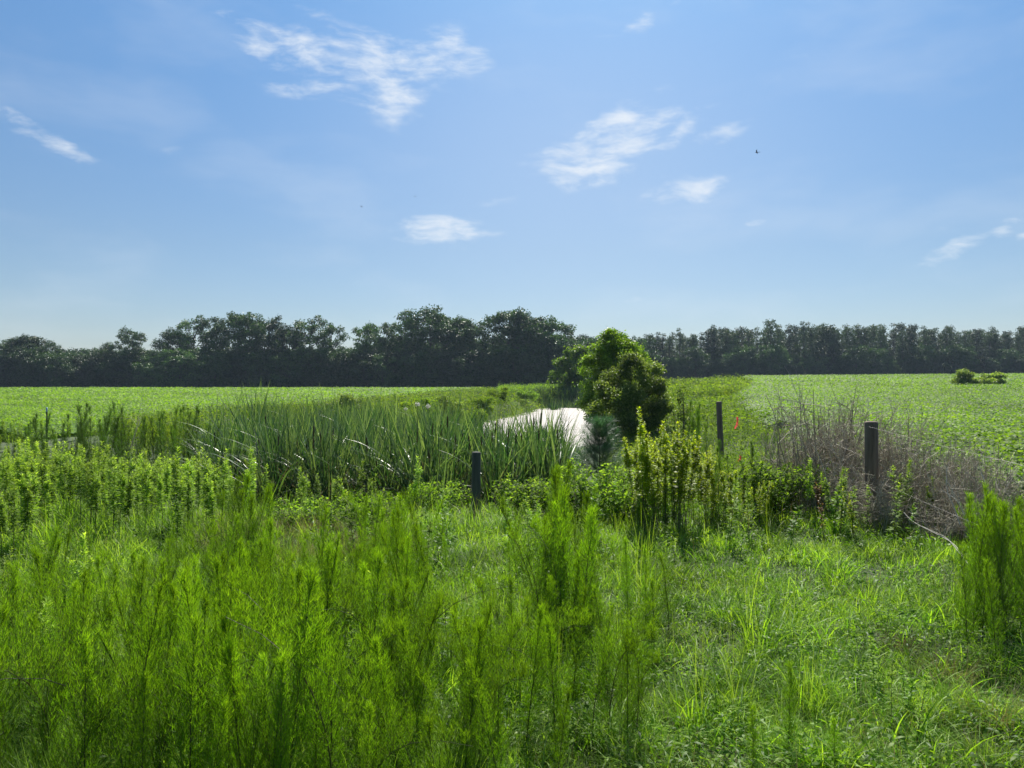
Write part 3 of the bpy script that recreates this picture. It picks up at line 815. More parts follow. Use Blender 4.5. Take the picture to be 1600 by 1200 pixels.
# ------------------------------------------------------------------ bank weeds (uncountable cover on the banks)
def cover(name, N, yr, pxr, inside, hgt, mat, wd=.012, leafp=.5, tone=(0, 1), lenf=1.0, clump=2.2):
    g = G()
    y = yr[0] * (yr[1] / yr[0]) ** U(0, 1, N); x = at(U(pxr[0], pxr[1], N), y)
    ok = inside(x, y); x, y = x[ok], y[ok]; n = len(x)
    zz = H(x, y); sc = np.clip(y / 14, .6, 6)
    hh = hgt * (.75 + .30 * wob(x, y, clump)) * U(.45, 1.1, n)
    hh = np.maximum(hh, .08)
    k = U(0, 1, n) > leafp
    b = np.stack([x, y, zz], 1)
    tn = np.clip(U(tone[0], tone[1], n) + .18 * wob(x, y, 3.1), 0, 1)
    blades(g, b[k], hh[k] * 1.1, wd * sc[k] * U(.6, 1.2, k.sum()), U(0, .3, k.sum()), U(.1, 1.3, k.sum()), 3, T=tn[k])
    q = ~k; m_ = q.sum()
    reps = 3
    for r_ in range(reps):
        bb = b[q].copy(); bb[:, 2] += hh[q] * U(.25, 1.0, m_); bb[:, :2] += U(-.06, .06, (m_, 2)) * sc[q][:, None]
        D = sph(m_); D[:, 2] = np.abs(D[:, 2]) * .8
        leaves(g, bb, D, .065 * lenf * sc[q] ** .8 * U(.6, 1.3, m_), .026 * lenf * sc[q] ** .8 * U(.6, 1.3, m_), tn[q], droop=.3, full=False, roll=1.0)
    return tag(g.build(name, M[mat]), kind='stuff')
def bankL(x, y):
    cx, hw = chan(y)
    return (x > x_edge_l(y) - 1.0) & (x < cx - hw + .4) & (y > 24) & ~((y < 29) & (x > -10))
def bankR(x, y):
    cx, hw = chan(y)
    return (x < x_edge_r(y) + .3) & (x > np.where(y < 92, cx + hw - .3, -99)) & (y > 10.5)
cover('bank_weeds', 170000, (24, 150), (180, 880), bankL, .95, 'bank', .010, .55)
cover('bank_weeds', 95000, (10.5, 190), (930, 1330), bankR, .55, 'bank', .008, .45, (0.0, .9), 1.0, 5.0)
cover('bank_weeds', 40000, (55, 120), (1000, 1250), lambda x, y: bankR(x, y) & (U(0, 1, len(x)) < np.interp(x / y * FPX + 800, [1110, 1240], [1, 0])), 1.35, 'bank', .010, .6, (.1, 1.0), 1.1, 6.0)
cover('ditch_weeds', 30000, (92, 165), (780, 1000), lambda x, y: (x > x_edge_l(y)) & (x < x_edge_r(y)), 1.5, 'bank', .01, .6, (0, .7))

# ------------------------------------------------------------------ near ground cover: grass, herbs
def in_view(x, y, m=1.12): return (np.abs(x) / np.maximum(y, .1) < .69 * m)
N = 330000
y = 2.6 * (13.5 / 2.6) ** U(0, 1, N); x = U(-.78, .78, N) * y
cl = wob(x, y, .55); cl2 = wob(x, y, 1.9)
hgt = np.clip(.12 + .065 * cl + .05 * cl2, .035, .4)
px = x / y * FPX + 800
dips = wob(x + 3, y - 5, 1.15) < -.75
hgt = np.where(dips, hgt * .35, hgt)
hgt = hgt * np.interp(px, [0, 700, 950, 1600], [1.7, 1.5, 1.0, .9]) * (1 + .4 * sm(7, 11, y))
g = G()
n = len(x)
blades(g, np.stack([x, y, H(x, y) - .01], 1), hgt * U(.6, 1.6, n), U(.0022, .0065, n) * np.clip(y / 5, .8, 2.2), U(.05, .7, n), U(.2, 1.9, n), 3, T=np.clip(U(0, .9, n) + .15 * cl + .28 * wob(x + 7, y, 1.6), 0, 1), power=1.8)
tag(g.build('grass', M['grass']), kind='stuff')
# the same meadow goes on beyond the picture's edges
N = 150000
y = U(-1.5, 22, N); x = U(-26, 20, N)
k = (np.abs(x) > .72 * np.maximum(y, 0) + .2) & (np.hypot(x, y) > .9) & (x < x_edge_r(y) + .5) & ((y < 21.5) | (x > -16))
x, y = x[k], y[k]; n = len(x); dd_ = np.hypot(x, y)
g = G()
blades(g, np.stack([x, y, H(x, y) - .01], 1), np.clip(.22 + .08 * wob(x, y, .9) + .10 * wob(x, y, 3.1), .08, .6) * np.where(x < 0, 1.7, 1.0) * U(.6, 1.5, n), U(.006, .014, n) * np.clip(dd_ / 5, .7, 2.2), U(.05, .7, n), U(.2, 1.8, n), 3, T=np.clip(U(0, .9, n) + .25 * wob(x, y, 1.6), 0, 1), power=1.8)
tag(g.build('grass', M['grass']), kind='stuff')
# wider arching blades (foxtail, crabgrass)
N = 34000
g = G()
y = 2.8 * (12.5 / 2.8) ** U(0, 1, N); x = U(-.76, .76, N) * y
k = wob(x, y, .9) > -.1; x, y = x[k], y[k]; n = len(x)
blades(g, np.stack([x, y, H(x, y)], 1), U(.12, .34, n) * (1 + .3 * wob(x, y, .9)), U(.004, .010, n), U(.1, .8, n), U(.6, 2.3, n), 5, T=U(.1, 1, n), power=2.4, twist=1.0)
tag(g.build('broad_grass', M['herb']), kind='stuff')
# small broad leaves low in the grass
N = 56000
g = G()
y = 2.8 * (12.5 / 2.8) ** U(0, 1, N); x = U(-.76, .76, N) * y
k = wob(x + 30, y, 1.2) > -.15; x, y = x[k], y[k]; n = len(x)
D = sph(n); D[:, 2] = np.abs(D[:, 2]) * .6
leaves(g, np.stack([x, y, H(x, y) + U(.02, .20, n)], 1), D, U(.02, .06, n), U(.008, .018, n), U(0, 1, n), droop=.4, roll=.9)
tag(g.build('ground_herbs', M['herb']), kind='stuff')
# dry straw at lower right and in the marsh front
N = 16000
g = G()
y = 2.8 * (12.5 / 2.8) ** U(0, 1, N); x = U(-.76, .76, N) * y; px = x / y * FPX + 800
k = (wob(x + 11, y + 4, 2.2) > .35) | ((px > 1380) & (y < 4.8)) | ((px > 330) & (px < 620) & (y > 8))
k &= U(0, 1, N) < .7
x, y = x[k], y[k]; n = len(x)
blades(g, np.stack([x, y, H(x, y)], 1), U(.10, .34, n) * np.where(y > 8, 2.0, 1.0), U(.002, .004, n) * np.clip(y / 5, .9, 2), U(.1, .9, n), U(.2, 1.4, n), 4, T=U(0, 1, n))
tag(g.build('dry_straw', M['dry']), kind='stuff')

# ------------------------------------------------------------------ single grass tufts one can tell apart
tuft = Kind('grass_tuft', 'grass tuft', [[('blades', grass_clump(70, .38, .006), M['grass'])], [('blades', grass_clump(90, .30, .007), M['herb'])], [('blades', grass_clump(60, .5, .006, heads=10), M['grass'])]])
straw = Kind('straw_tuft', 'grass tuft', [[('blades', grass_clump(260, .34, .0024, spread=.16, bend=(.3, 1.1)), M['dry'])]])
straw.put(at(1480, 4.6), 4.6, 'pale dry grass tuft at the foot of the tall feathery plants on the right', sc=.95)
straw.put(at(1560, 4.0), 4.0, 'olive dry grass tuft at the right picture edge near the bottom', sc=.9)
straw.put(at(1420, 5.0), 5.1, 'thin dry grass tuft just left of the pale one', sc=.7)
for i in range(34):
    dd = U(7.6, 10.6); px = U(335, 640)
    straw.put(at(px, dd), dd, 'brownish dry grass tuft in the straw patch before the cattails', 'dry tufts before the cattails', sc=U(.9, 1.5))
for i in range(70):
    dd = U(3.6, 9.5); px = U(900, 1600) if i % 3 else U(620, 1000)
    tuft.put(at(px, dd), dd, 'green grass tuft in the mown-looking clearing at right', 'grass tufts of the clearing', sc=U(.55, 1.1))

# ------------------------------------------------------------------ goldenrod and other leafy weeds
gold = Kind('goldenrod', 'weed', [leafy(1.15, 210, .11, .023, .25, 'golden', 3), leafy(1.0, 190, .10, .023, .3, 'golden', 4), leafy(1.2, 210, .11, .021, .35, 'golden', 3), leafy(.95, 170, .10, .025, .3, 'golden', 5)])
n = 212
y = U(8.0, 14.5, 1200); px = U(-60, 400, 1200)
dens_ = np.interp(px, [-60, 200, 320, 400], [1, 1, .6, .1]) * (wob(at(px, y), y, 2.6) > -.55)
k = np.where(U(0, 1, 1200) < dens_)[0][:n]
for i in k:
    x = at(px[i], y[i])
    lab = 'bushy light green goldenrod in the thicket at the left edge' if px[i] < 160 else ('light green goldenrod between the left thicket and the cattails' if px[i] > 280 else 'light green goldenrod in the middle of the left thicket')
    gold.put(x, y[i], lab, lab.replace('goldenrod', 'goldenrods', 1).replace('bushy light', 'light'), sc=U(.8, 1.08) * np.interp(y[i], [8, 14], [.88, 1.0]), tilt=(U(-.07, .07), U(-.07, .07)))
for i in range(60):
    d = U(11.2, 17.5); px = U(330, 700)
    gold.put(at(px, d), d, 'yellow green goldenrod among the front cattails of the marsh', 'goldenrods among the front cattails', sc=U(.55, .95), tilt=(U(-.1, .1), U(-.1, .1)))
for i in range(20):
    d = U(3.7, 6.2); px = U(-60, 150)
    gold.put(at(px, d), d, 'leafy green weed between the dog fennels at the lower left edge', 'leafy weeds at the lower left edge', sc=U(.45, .75), tilt=(U(-.15, .15), U(-.15, .15)))
for i in range(22):
    d = U(8.3, 10.2); px = U(1205, 1570)
    gold.put(at(px, d), d, 'thin leafy weed growing up through the grey dead brush', 'leafy weeds in the dead brush', sc=U(.5, .85), tilt=(U(-.15, .15), U(-.15, .15)))
# filler weeds further back and left of the marsh
gsp = []
for i in range(520):
    yy_ = U(11, 25); p_ = U(-60, 360)
    x_ = at(p_, yy_)
    gsp.append((x_, yy_, float(H(x_, yy_)), U(0, 6.28), U(.45, .85), int(rng.integers(4))))
for i in range(420):
    yy_ = U(6.5, 22); x_ = at(U(-62, -50), yy_) - U(0, 9)
    gsp.append((x_, yy_, float(H(x_, yy_)), U(0, 6.28), U(.55, .95), int(rng.integers(4))))
gvar = [[(pn, tuple([a[0], a[1], a[2]]), mt) for pn, a, mt in v if pn == 'foliage'] for v in gold.vars]
merge('field_edge_weeds', gsp, gvar, M['golden'])

# ------------------------------------------------------------------ dog fennel
fen = Kind('dog_fennel', 'dog fennel', [fennel(1.1, wd=1.05), fennel(1.0, 120, wd=1.0), fennel(1.2, 140, wd=1.05), fennel(.9, 110, wd=1.15), fennel(1.15, 120, 28, .3, 1.5), fennel(1.0, 130, 26, .42, 1.7), fennel(1.1, 120, 26, .2, 1.5, .35), fennel(1.0, 120, 26, .3, 1.6, .5), fennel(1.05, 90, 26, .15, 1.6, .2)])
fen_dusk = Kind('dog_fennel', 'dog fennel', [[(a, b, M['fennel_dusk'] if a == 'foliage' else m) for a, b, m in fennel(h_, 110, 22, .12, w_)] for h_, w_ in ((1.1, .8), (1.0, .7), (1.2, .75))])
FG = 'dog fennels of the foreground patch'
def FEN(px, d, top=None, lab=None, grp=None, v=None, sc=None, wide=1.0, tilt=None, fen=fen):
    x = at(px, d); z = float(H(x, d))
    if top is not None:
        hh = EYE + (600 - top) / FPX * d - z
        sz = hh / [1.1, 1.0, 1.2, .9, 1.15, 1.0, 1, 1, 1][v if v is not None else 0]
        v = v if v is not None else 0
        return fen.put(x, d, lab, grp, v=v, sc=sz * wide, sz=sz, tilt=tilt or (U(-.05, .05), U(-.05, .05)))
    return fen.put(x, d, lab, grp, v=v, sc=sc, tilt=tilt or (U(-.12, .12), U(-.12, .12)))
fsp = []
for i in range(46):
    y_ = U(2.2, 7.0); x_ = at(-130, y_) - U(0, 3.0)
    fsp.append((x_, y_, float(H(x_, y_)), U(0, 6.28), U(.55, .9), int(rng.integers(9))))
merge('feathery_weeds', fsp, [[q for q in v if q[0] == 'foliage'] for v in fen.vars], M['fennel'])
cnt = 0
# dense patch at lower left and centre
tries = 0
while cnt < 225 and tries < 6000:
    tries += 1
    d = 2.9 * (7.6 / 2.9) ** U(0, 1); px = U(-120, 960)
    p = np.interp(px, [-120, 60, 250, 560, 700, 820, 960], [.25, .5, 1, 1, .7, .4, .1]) * (.55 + .45 * float(wob(at(px, d), d, 1.3) > -.5))
    if d > 5.5: p *= np.interp(px, [0, 200, 330, 480, 600, 700, 900], [.25, .4, .9, .9, 1, .5, .3])
    if d < 4.0: p *= np.interp(px, [500, 700, 900], [1, .8, .5])
    if U(0, 1) > p or (690 < px < 800 and d > 4.5): continue
    h_ = U(.58, 1.0) + .12 * float(wob(at(px, d), d, 2.0))
    if px > 600 and d < 5: h_ *= .85
    cap = 1.9 - (.205 if px < 560 else .175) * d - float(H(at(px, d), d))
    h_ = min(h_, max(cap, .3) * U(.72, 1.12))
    lab = 'feathery bright green dog fennel in the dense lower left patch' if px < 560 else 'feathery dog fennel in the thinner lower middle patch'
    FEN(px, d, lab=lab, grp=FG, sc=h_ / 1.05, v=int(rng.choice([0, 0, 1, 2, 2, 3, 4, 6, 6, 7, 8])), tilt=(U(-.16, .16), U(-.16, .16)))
    cnt += 1
for i in range(64):
    d = 3.6 * (8.6 / 3.6) ** U(0, 1); px = U(560, 1010)
    if 705 < px < 785 and d > 6: continue
    FEN(px, d, lab='short young dog fennel among the grass of the lower middle', grp='young dog fennels of the lower middle', v=int(rng.integers(9)), sc=U(.35, .75))
S_ = 'dog fennel'
single = [
    (352, 7.0, 752, 2, 'tall column shaped dog fennel, left stem of the pair rising before the marsh'),
    (372, 7.2, 745, 0, 'tallest dog fennel of the tight group left of the marsh straw'),
    (392, 7.1, 757, 4, 'dog fennel on the right side of the tight group before the marsh'),
    (412, 7.3, 762, 1, 'slender dog fennel right of the tight group before the marsh'),
    (362, 6.8, 770, 1, 'dog fennel in front of the tallest one in the tight group'),
    (383, 6.7, 780, 3, 'short front dog fennel of the tight group before the marsh'),
    (345, 7.3, 775, 4, 'outermost left dog fennel of the tight group before the marsh'),
    (402, 6.9, 790, 0, 'front right dog fennel of the tight group before the marsh'),
    (860, 6.5, 735, 0, 'dog fennel just behind the tallest centre one'),
    (876, 5.7, 770, 1, 'dog fennel right in front of the tallest centre one'),
    (895, 5.5, 790, 2, 'leafy dog fennel between the centre group and the long bare stem'),
    (842, 5.9, 790, 5, 'leaning dog fennel at the lower left of the centre group'),
    (912, 6.4, 775, 0, 'dog fennel at the right rear of the centre group'),
    (625, 6.5, 800, 0, 'dog fennel to the left front of the pair by the grey post'),
    (610, 7.1, 790, 4, 'dog fennel behind the left one of the pair by the grey post'),
    (640, 6.9, 775, 2, 'tall dog fennel left of the lone grey post'),
    (660, 7.2, 785, 4, 'dog fennel close beside the grey post on its left'),
    (598, 6.6, 800, 0, 'dog fennel standing well left of the grey post'),
    (868, 6.2, 728, 2, 'tallest dog fennel in the centre, right of the grey post'),
    (885, 6.0, 742, 0, 'bushy dog fennel against the right side of the tallest centre one'),
    (850, 6.3, 765, 4, 'dog fennel on the left side of the tallest centre one'),
    (905, 5.2, 800, 1, 'dog fennel with long bare dark stem in front of the centre group'),
    (925, 6.0, 800, 3, 'small dog fennel right of the centre group'),
    (1045, 5.6, 862, 5, 'isolated dog fennel with dark stem at the clearing edge'),
    (1022, 5.2, 905, 3, 'short dog fennel left of the isolated one at the clearing edge'),
    (980, 3.9, 985, 0, 'dog fennel at the lower middle on the clearing edge'),
    (1232, 3.7, 1040, 1, 'lone dog fennel standing in the lower part of the clearing'),
    (1175, 3.5, 1110, 3, 'very short dog fennel at the bottom of the clearing'),
    (1305, 3.5, 1120, 3, 'tiny dog fennel at the bottom right of the clearing'),
    (1528, 5.5, 775, 1, 'narrow dog fennel in the left half of the tall group at the right edge'),
    (1552, 5.3, 800, 8, 'short dog fennel in the centre of the tall group at the right edge'),
    (1570, 5.3, 778, 2, 'straight tall dog fennel right of the middle of the right edge group'),
    (1600, 5.3, 785, 0, 'dog fennel half cut off by the right picture edge'),
    (1512, 4.9, 860, 3, 'low dog fennel in front of the left flank of the right edge group'),
    (1556, 4.7, 880, 1, 'low dog fennel in front of the middle of the right edge group'),
    (1505, 5.4, 800, 4, 'slender dog fennel on the left flank of the tall group at the right edge'),
    (1535, 5.1, 785, 2, 'upright dog fennel second from the left in the tall group at the right edge'),
    (1575, 4.9, 800, 5, 'widest dog fennel of the tall group at the right edge'),
    (1590, 5.5, 790, 1, 'slim dog fennel in the back of the tall group at the right edge'),
    (1520, 5.2, 772, 2, 'leaning dog fennel, leftmost of the tall group at the right edge'),
    (1560, 5.0, 790, 0, 'dog fennel in the middle of the tall group at the right edge'),
    (1592, 5.1, 765, 4, 'tall dog fennel cut by the right picture edge'),
    (1615, 4.8, 800, 2, 'dog fennel just beyond the right picture edge'),
    (1545, 5.6, 815, 1, 'dog fennel behind the tall group at the right edge'),
    (1580, 5.7, 770, 5, 'rear dog fennel of the tall group at the right edge')]
for px, d, top, v, lab in single:
    FEN(px, d, top, lab, None, v, wide=1.1 if px < 1500 else 1.0)
# darker ones farther off
FM = 'dog fennels at the field edge'
for px, d, top in [(118, 18, 640), (127, 18.5, 632), (136, 18, 629), (145, 18.6, 637), (152, 18, 645), (180, 19, 635), (190, 19, 625), (200, 19, 633), (182, 12, 720), (192, 12, 690), (204, 12, 705), (240, 19, 648),
                   (258, 19, 640), (270, 19.4, 634), (285, 19, 637), (292, 20, 630), (300, 19, 641), (225, 11, 740), (100, 17, 665), (95, 13, 680), (78, 13, 665), (60, 14, 690)]:
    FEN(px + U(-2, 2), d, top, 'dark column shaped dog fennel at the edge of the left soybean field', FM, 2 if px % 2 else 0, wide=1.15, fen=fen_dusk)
for i in range(26):
    d = U(15, 20); px = U(0, 330)
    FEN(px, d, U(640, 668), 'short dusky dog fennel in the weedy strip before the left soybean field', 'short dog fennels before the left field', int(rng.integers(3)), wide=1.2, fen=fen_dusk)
FR = 'dog fennels at the fence'
for px, d, top in [(1122, 9.2, 690), (1135, 9.0, 700), (1140, 9.4, 712), (1166, 9.6, 722), (1178, 9.8, 690), (1195, 10, 715), (1110, 9.1, 720), (1105, 12, 660), (1093, 14, 640), (1092, 14, 652), (1196, 14, 672), (1205, 14, 665), (1082, 15, 632), (1072, 16, 628)]:
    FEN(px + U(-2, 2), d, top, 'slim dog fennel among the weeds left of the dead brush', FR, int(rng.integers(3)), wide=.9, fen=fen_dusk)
for px, d, top in [(1040, 9.0, 700), (1052, 9.1, 672), (1062, 9.3, 700)]:
    FEN(px, d, top, 'dark feathery stalk standing in the yellow green clump', 'dog fennels in the yellow clump', 2, wide=.8, fen=fen_dusk)

# ------------------------------------------------------------------ yellow-green clump of straight stems
yel = Kind('leafy_sapling', 'sapling', [leafy(1.2, 230, .075, .024, .30, 'yellow', 5, .15), leafy(1.1, 210, .075, .026, .32, 'yellow', 6, .2), leafy(1.3, 230, .075, .024, .30, 'yellow', 5, .12)])
for i in range(84):
    d = U(8.6, 10.4); px = U(985, 1118) if i < 64 else U(1118, 1200)
    x = at(px, d); z = float(H(x, d)); top = np.interp(px, [985, 1005, 1020, 1060, 1090, 1118, 1180], [700, 668, 685, 672, 690, 715, 740]) + U(-8, 35)
    hh = EYE + (600 - top) / FPX * d - z
    yel.put(x, d, 'straight stemmed sapling with bright yellow green leaves in the clump right of the young pine', 'yellow green saplings', sc=hh / 1.2, sz=hh / 1.2, tilt=(U(-.06, .06), U(-.05, .05)))
x = at(1006, 8.8); hh = EYE + (600 - 636) / FPX * 8.8 - float(H(x, 8.8))
yel.put(x, 8.8, 'tallest yellow green sapling rising above the clump in front of the bush', None, v=2, sc=hh / 1.3, sz=hh / 1.3)
red = Kind('reddish_shrub', 'shrub', [leafy(.75, 130, .05, .018, .2, 'redleaf', 7, .2), leafy(.65, 120, .05, .018, .2, 'yellow', 7, .25)])
for px, d, v, lab in [(1288, 8.2, 0, 'small shrub with reddish tips before the thick wooden post'), (1335, 8.1, 1, 'small yellow green shrub left of the thick wooden post'), (1312, 8.4, 1, 'low yellow green shrub between the reddish shrub and the brush')]:
    red.put(at(px, d), d, lab, v=v, sc=.95)
herb = Kind('leafy_weed', 'weed', [leafy(.55, 60, .09, .028, .1, 'herb', 0, .2), leafy(.45, 50, .10, .030, .1, 'herb', 2, .25), leafy(.7, 90, .085, .022, .1, 'golden', 1, .2)])
for i in range(190):
    if i < 55: d = U(7.8, 10.8); px = U(1110, 1600)
    elif i < 85 or i > 120: d = U(4.5, 10.5) if i > 120 else U(6.5, 10.5); px = U(480, 715) if i % 2 else U(790, 960)
    else: d = U(3.6, 8); px = U(880, 1560)
    lab = ['broad leaved weed at the foot of the fence and dead brush', 'broad leaved weed in the grass around and before the lone grey post', 'low broad leaved weed dotted in the clearing'][0 if i < 55 else 1 if i < 85 or i > 120 else 2]
    herb.put(at(px, d), d, lab, lab.replace('weed', 'weeds', 1), sc=(U(.8, 1.2) if i < 85 else U(.55, .95) if i > 120 else U(.35, .6)), tilt=(U(-.1, .1), U(-.1, .1)))

# ------------------------------------------------------------------ young pine
def young_pine(h=1.05):
    st = G(); g = G(); t = np.linspace(0, 1, 6)
    st.tubes(np.stack([0 * t, 0 * t, t * h], 1), np.interp(t, [0, 1], [.016, .004]), 6, .3)
    tips = []
    for w_ in np.linspace(.18, .92, 7):
        for k in range(6):
            a = k * 1.05 + w_ * 9 + U(-.2, .2); L_ = (.36 * (1 - w_ ** 1.5) + .16) * U(.8, 1.1)
            s = np.linspace(0, 1, 7)[:, None]
            P = np.array([0, 0, w_ * h]) + np.array([math.cos(a), math.sin(a), 0]) * s * L_ * .85 + np.array([0, 0, 1]) * (s * L_ * .35 + s ** 2 * L_ * .3)
            st.tubes(P, np.interp(s[:, 0], [0, 1], [.005, .002]), 4, .3)
            tips.append(P)
    tips.append(np.stack([0 * t, 0 * t, h * (.4 + .62 * t)], 1))
    for P in tips:
        n = 300; u = U(.05, 1, n) * (len(P) - 1.001); i0 = u.astype(int); f = (u - i0)[:, None]
        b = P[i0] * (1 - f) + P[i0 + 1] * f; dr = unit(P[i0 + 1] - P[i0])
        D = dr + sph(n) * .75
        leaves(g, b, D, U(.11, .19, n), np.full(n, .0034), U(0, 1, n), droop=.05, full=False)
    return [('trunk', st.arrays(), M['bark']), ('needles', g.arrays(), M['needle'])]
x0, d0 = at(937, 12.5), 12.5
bush('young_pine', 'small fuzzy dark green young pine between the cattails and the yellow green clump', x0, d0, young_pine(1.15), cat='pine tree', z=EYE + (600 - 768) / FPX * d0)

# ------------------------------------------------------------------ brambles
def bramble(w=1.2, h=.6, n=2600, mat='bramble', ll=.05):
    st = G(); g = G(); m_ = 34; K = 7
    a = U(0, 6.28, m_); L_ = U(.5, 1.0, m_) * w * .62
    s = np.linspace(0, 1, K)
    P = np.stack([np.cos(a)[:, None] * L_[:, None] * s, np.sin(a)[:, None] * L_[:, None] * s, h * U(.6, 1.15, m_)[:, None] * np.sin(s * 2.3)[None]], -1)
    st.tubes(P, np.full((m_, K), .003), 4, U(0, 1, m_))
    u = U(.1, 1, n); i = rng.integers(0, m_, n); f = u * (K - 1.001); i0 = f.astype(int); fr = (f - i0)[:, None]
    b = P[i, i0] * (1 - fr) + P[i, i0 + 1] * fr + U(-.07, .07, (n, 3))
    D = sph(n); D[:, 2] *= .5
    leaves(g, b, D, ll * U(.6, 1.3, n), ll * .6 * U(.6, 1.3, n), np.clip(U(0, .7, n) + .3 * b[:, 2] / h, 0, 1), droop=.2, roll=1.0)
    return [('canes', st.arrays(), M['stem']), ('foliage', g.arrays(), M[mat])]
brk = Kind('bramble', 'bramble', [bramble(), bramble(1.0, .5, 2000), bramble(1.3, .7, 3000)])
for px, d, sc, v, lab in [
    (870, 10.2, .9, 0, 'bramble mound with a dark hollow right behind the centre dog fennels'),
    (925, 10.6, 1.0, 2, 'bramble thicket in front of the young pine'),
    (975, 10.0, .9, 1, 'bramble between the young pine and the yellow green clump'),
    (822, 11.3, .9, 0, 'bramble just right of the lone grey post'),
    (850, 11.6, .9, 1, 'bramble at the foot of the cattails right of the grey post'),
    (690, 11.6, .8, 2, 'bramble wrapped round the left side of the lone grey post'),
    (775, 11.7, .5, 1, 'small dark bramble at the base of the lone grey post'),
    (1010, 10.8, .9, 0, 'bramble under the yellow green clump'),
    (1215, 9.6, .9, 2, 'leafy bramble at the left end of the dead brush'),
    (1240, 10.2, 1.0, 0, 'leafy bramble climbing in the dead brush'),
    (470, 9.6, .8, 1, 'low bramble before the marsh left of centre'),
    (560, 9.2, .8, 0, 'low bramble before the marsh near the straw')]:
    brk.put(at(px, d), d, lab, v=v, sc=sc)

# ------------------------------------------------------------------ dead brush
def dead(h=1.25, m_=34, w=.9, sub=7):
    g = G(); K = 8; s = np.linspace(0, 1, K)
    a = U(0, 6.28, m_); r0 = U(0, .35, m_) * w
    lean = U(.0, .5, m_); L_ = U(.6, 1.05, m_) * h
    wv = U(-.1, .1, (m_, K, 2)).cumsum(1) * .35
    P = np.stack([r0[:, None] * np.cos(a)[:, None] + np.cos(a)[:, None] * L_[:, None] * lean[:, None] * s ** 1.4 + wv[..., 0] * s,
                  r0[:, None] * np.sin(a)[:, None] + np.sin(a)[:, None] * L_[:, None] * lean[:, None] * s ** 1.4 + wv[..., 1] * s,
                  L_[:, None] * (s - .18 * lean[:, None] * s ** 2)], -1)
    g.tubes(P, np.interp(s, [0, 1], [.0050, .0014])[None] * U(.7, 1.9, (m_, 1)), 4, U(0, .8, m_))
    n = m_ * sub; i = rng.integers(0, m_, n); u = U(.2, .95, n) * (K - 1.001); i0 = u.astype(int); fr = (u - i0)[:, None]
    b = P[i, i0] * (1 - fr) + P[i, i0 + 1] * fr
    D = unit(sph(n) + np.array([0, 0, .6])); q = np.linspace(0, 1, 5)
    Lb = U(.12, .42, n) * (h / 1.25); jit = sph(n) * .25
    Q = b[:, None] + D[:, None] * (Lb[:, None] * q)[..., None] + jit[:, None] * (Lb[:, None] * q ** 2)[..., None]
    g.tubes(Q, np.interp(q, [0, 1], [.0026, .0011])[None].repeat(n, 0), 3, U(0, 1, n))
    n2 = n * 3; i = rng.integers(0, n, n2); u = U(.2, 1, n2) * 3.999; i0 = u.astype(int); fr = (u - i0)[:, None]
    b = Q[i, i0] * (1 - fr) + Q[i, i0 + 1] * fr
    D = sph(n2) + np.array([0, 0, .3]); q = np.array([0, .5, 1.]); Lb = U(.04, .14, n2)
    R_ = b[:, None] + unit(D)[:, None] * (Lb[:, None] * q)[..., None]
    S = unit(np.cross(D, sph(n2)))
    g.strips(R_, S[:, None].repeat(3, 1), np.full((n2, 3), .0022), U(0, 1, n2))
    return [('twigs', g.arrays(), M['twig'])]
dk = Kind('dead_shrub', 'dead shrub', [dead(), dead(1.1, 30), dead(1.35, 30, .7), dead(.9, 36, 1.1)])
DB = 'grey dead shrubs along the fence'
for i, (px, d, top) in enumerate([(1225, 10.6, 690), (1245, 10.9, 672), (1262, 10.4, 650), (1280, 10.2, 640), (1298, 10.6, 655), (1315, 10.0, 665), (1332, 10.5, 650), (1345, 9.7, 690), (1372, 9.9, 660), (1392, 9.8, 665), (1410, 9.6, 690),
                                  (1432, 9.2, 705), (1455, 9.0, 702), (1480, 8.8, 708), (1505, 8.6, 715), (1530, 8.4, 720), (1558, 8.2, 728), (1495, 8.2, 740), (1540, 7.9, 745), (1590, 8.0, 755), (1350, 8.9, 745), (1300, 9.6, 730), (1260, 9.8, 735), (1410, 8.8, 760), (1460, 8.2, 790), (1380, 8.6, 760)]):
    x = at(px, d); z = float(H(x, d)); hh = EYE + (600 - top) / FPX * d - z
    v = i % 4; h0 = [1.25, 1.1, 1.35, .9][v]
    dk.put(x, d, 'grey dead shrub of tangled twigs ' + ('left of the thick post' if px < 1352 else 'right of the thick post'), DB + (' left' if px < 1352 else ' right') + ' of the thick post', v=v, sc=max(hh / h0, .8), sz=hh / h0 * 1.22)
# tall thin bare stalks sticking up
bare = Kind('bare_stalk', 'dead stalk', [dead(1.6, 2, .05, 8), dead(1.7, 1, .05, 12)])
for px, d, top, lab in [(1293, 10.0, 612, 'thin bare stalk rising from the left of the dead brush'), (1340, 10.2, 600, 'tallest bare branching stalk above the dead brush'), (1388, 9.6, 625, 'dark bare stalk just right of the thick post'), (1418, 9.4, 605, 'thin bare stalk standing alone right of the thick post'), (1208, 10.5, 640, 'bare stalk at the left end of the dead brush'),
                        (190, 19, 603, 'pale bare stalk above the dark dog fennels at left'), (335, 22, 600, 'thin bare stalk at the field edge before the cattails'), (487, 30, 596, 'faint bare stalk behind the cattails')]:
    x = at(px, d); z = float(H(x, d)); hh = EYE + (600 - top) / FPX * d - z
    bare.put(x, d, lab, v=int(px) % 2, sc=hh / 1.65, sz=hh / 1.65)
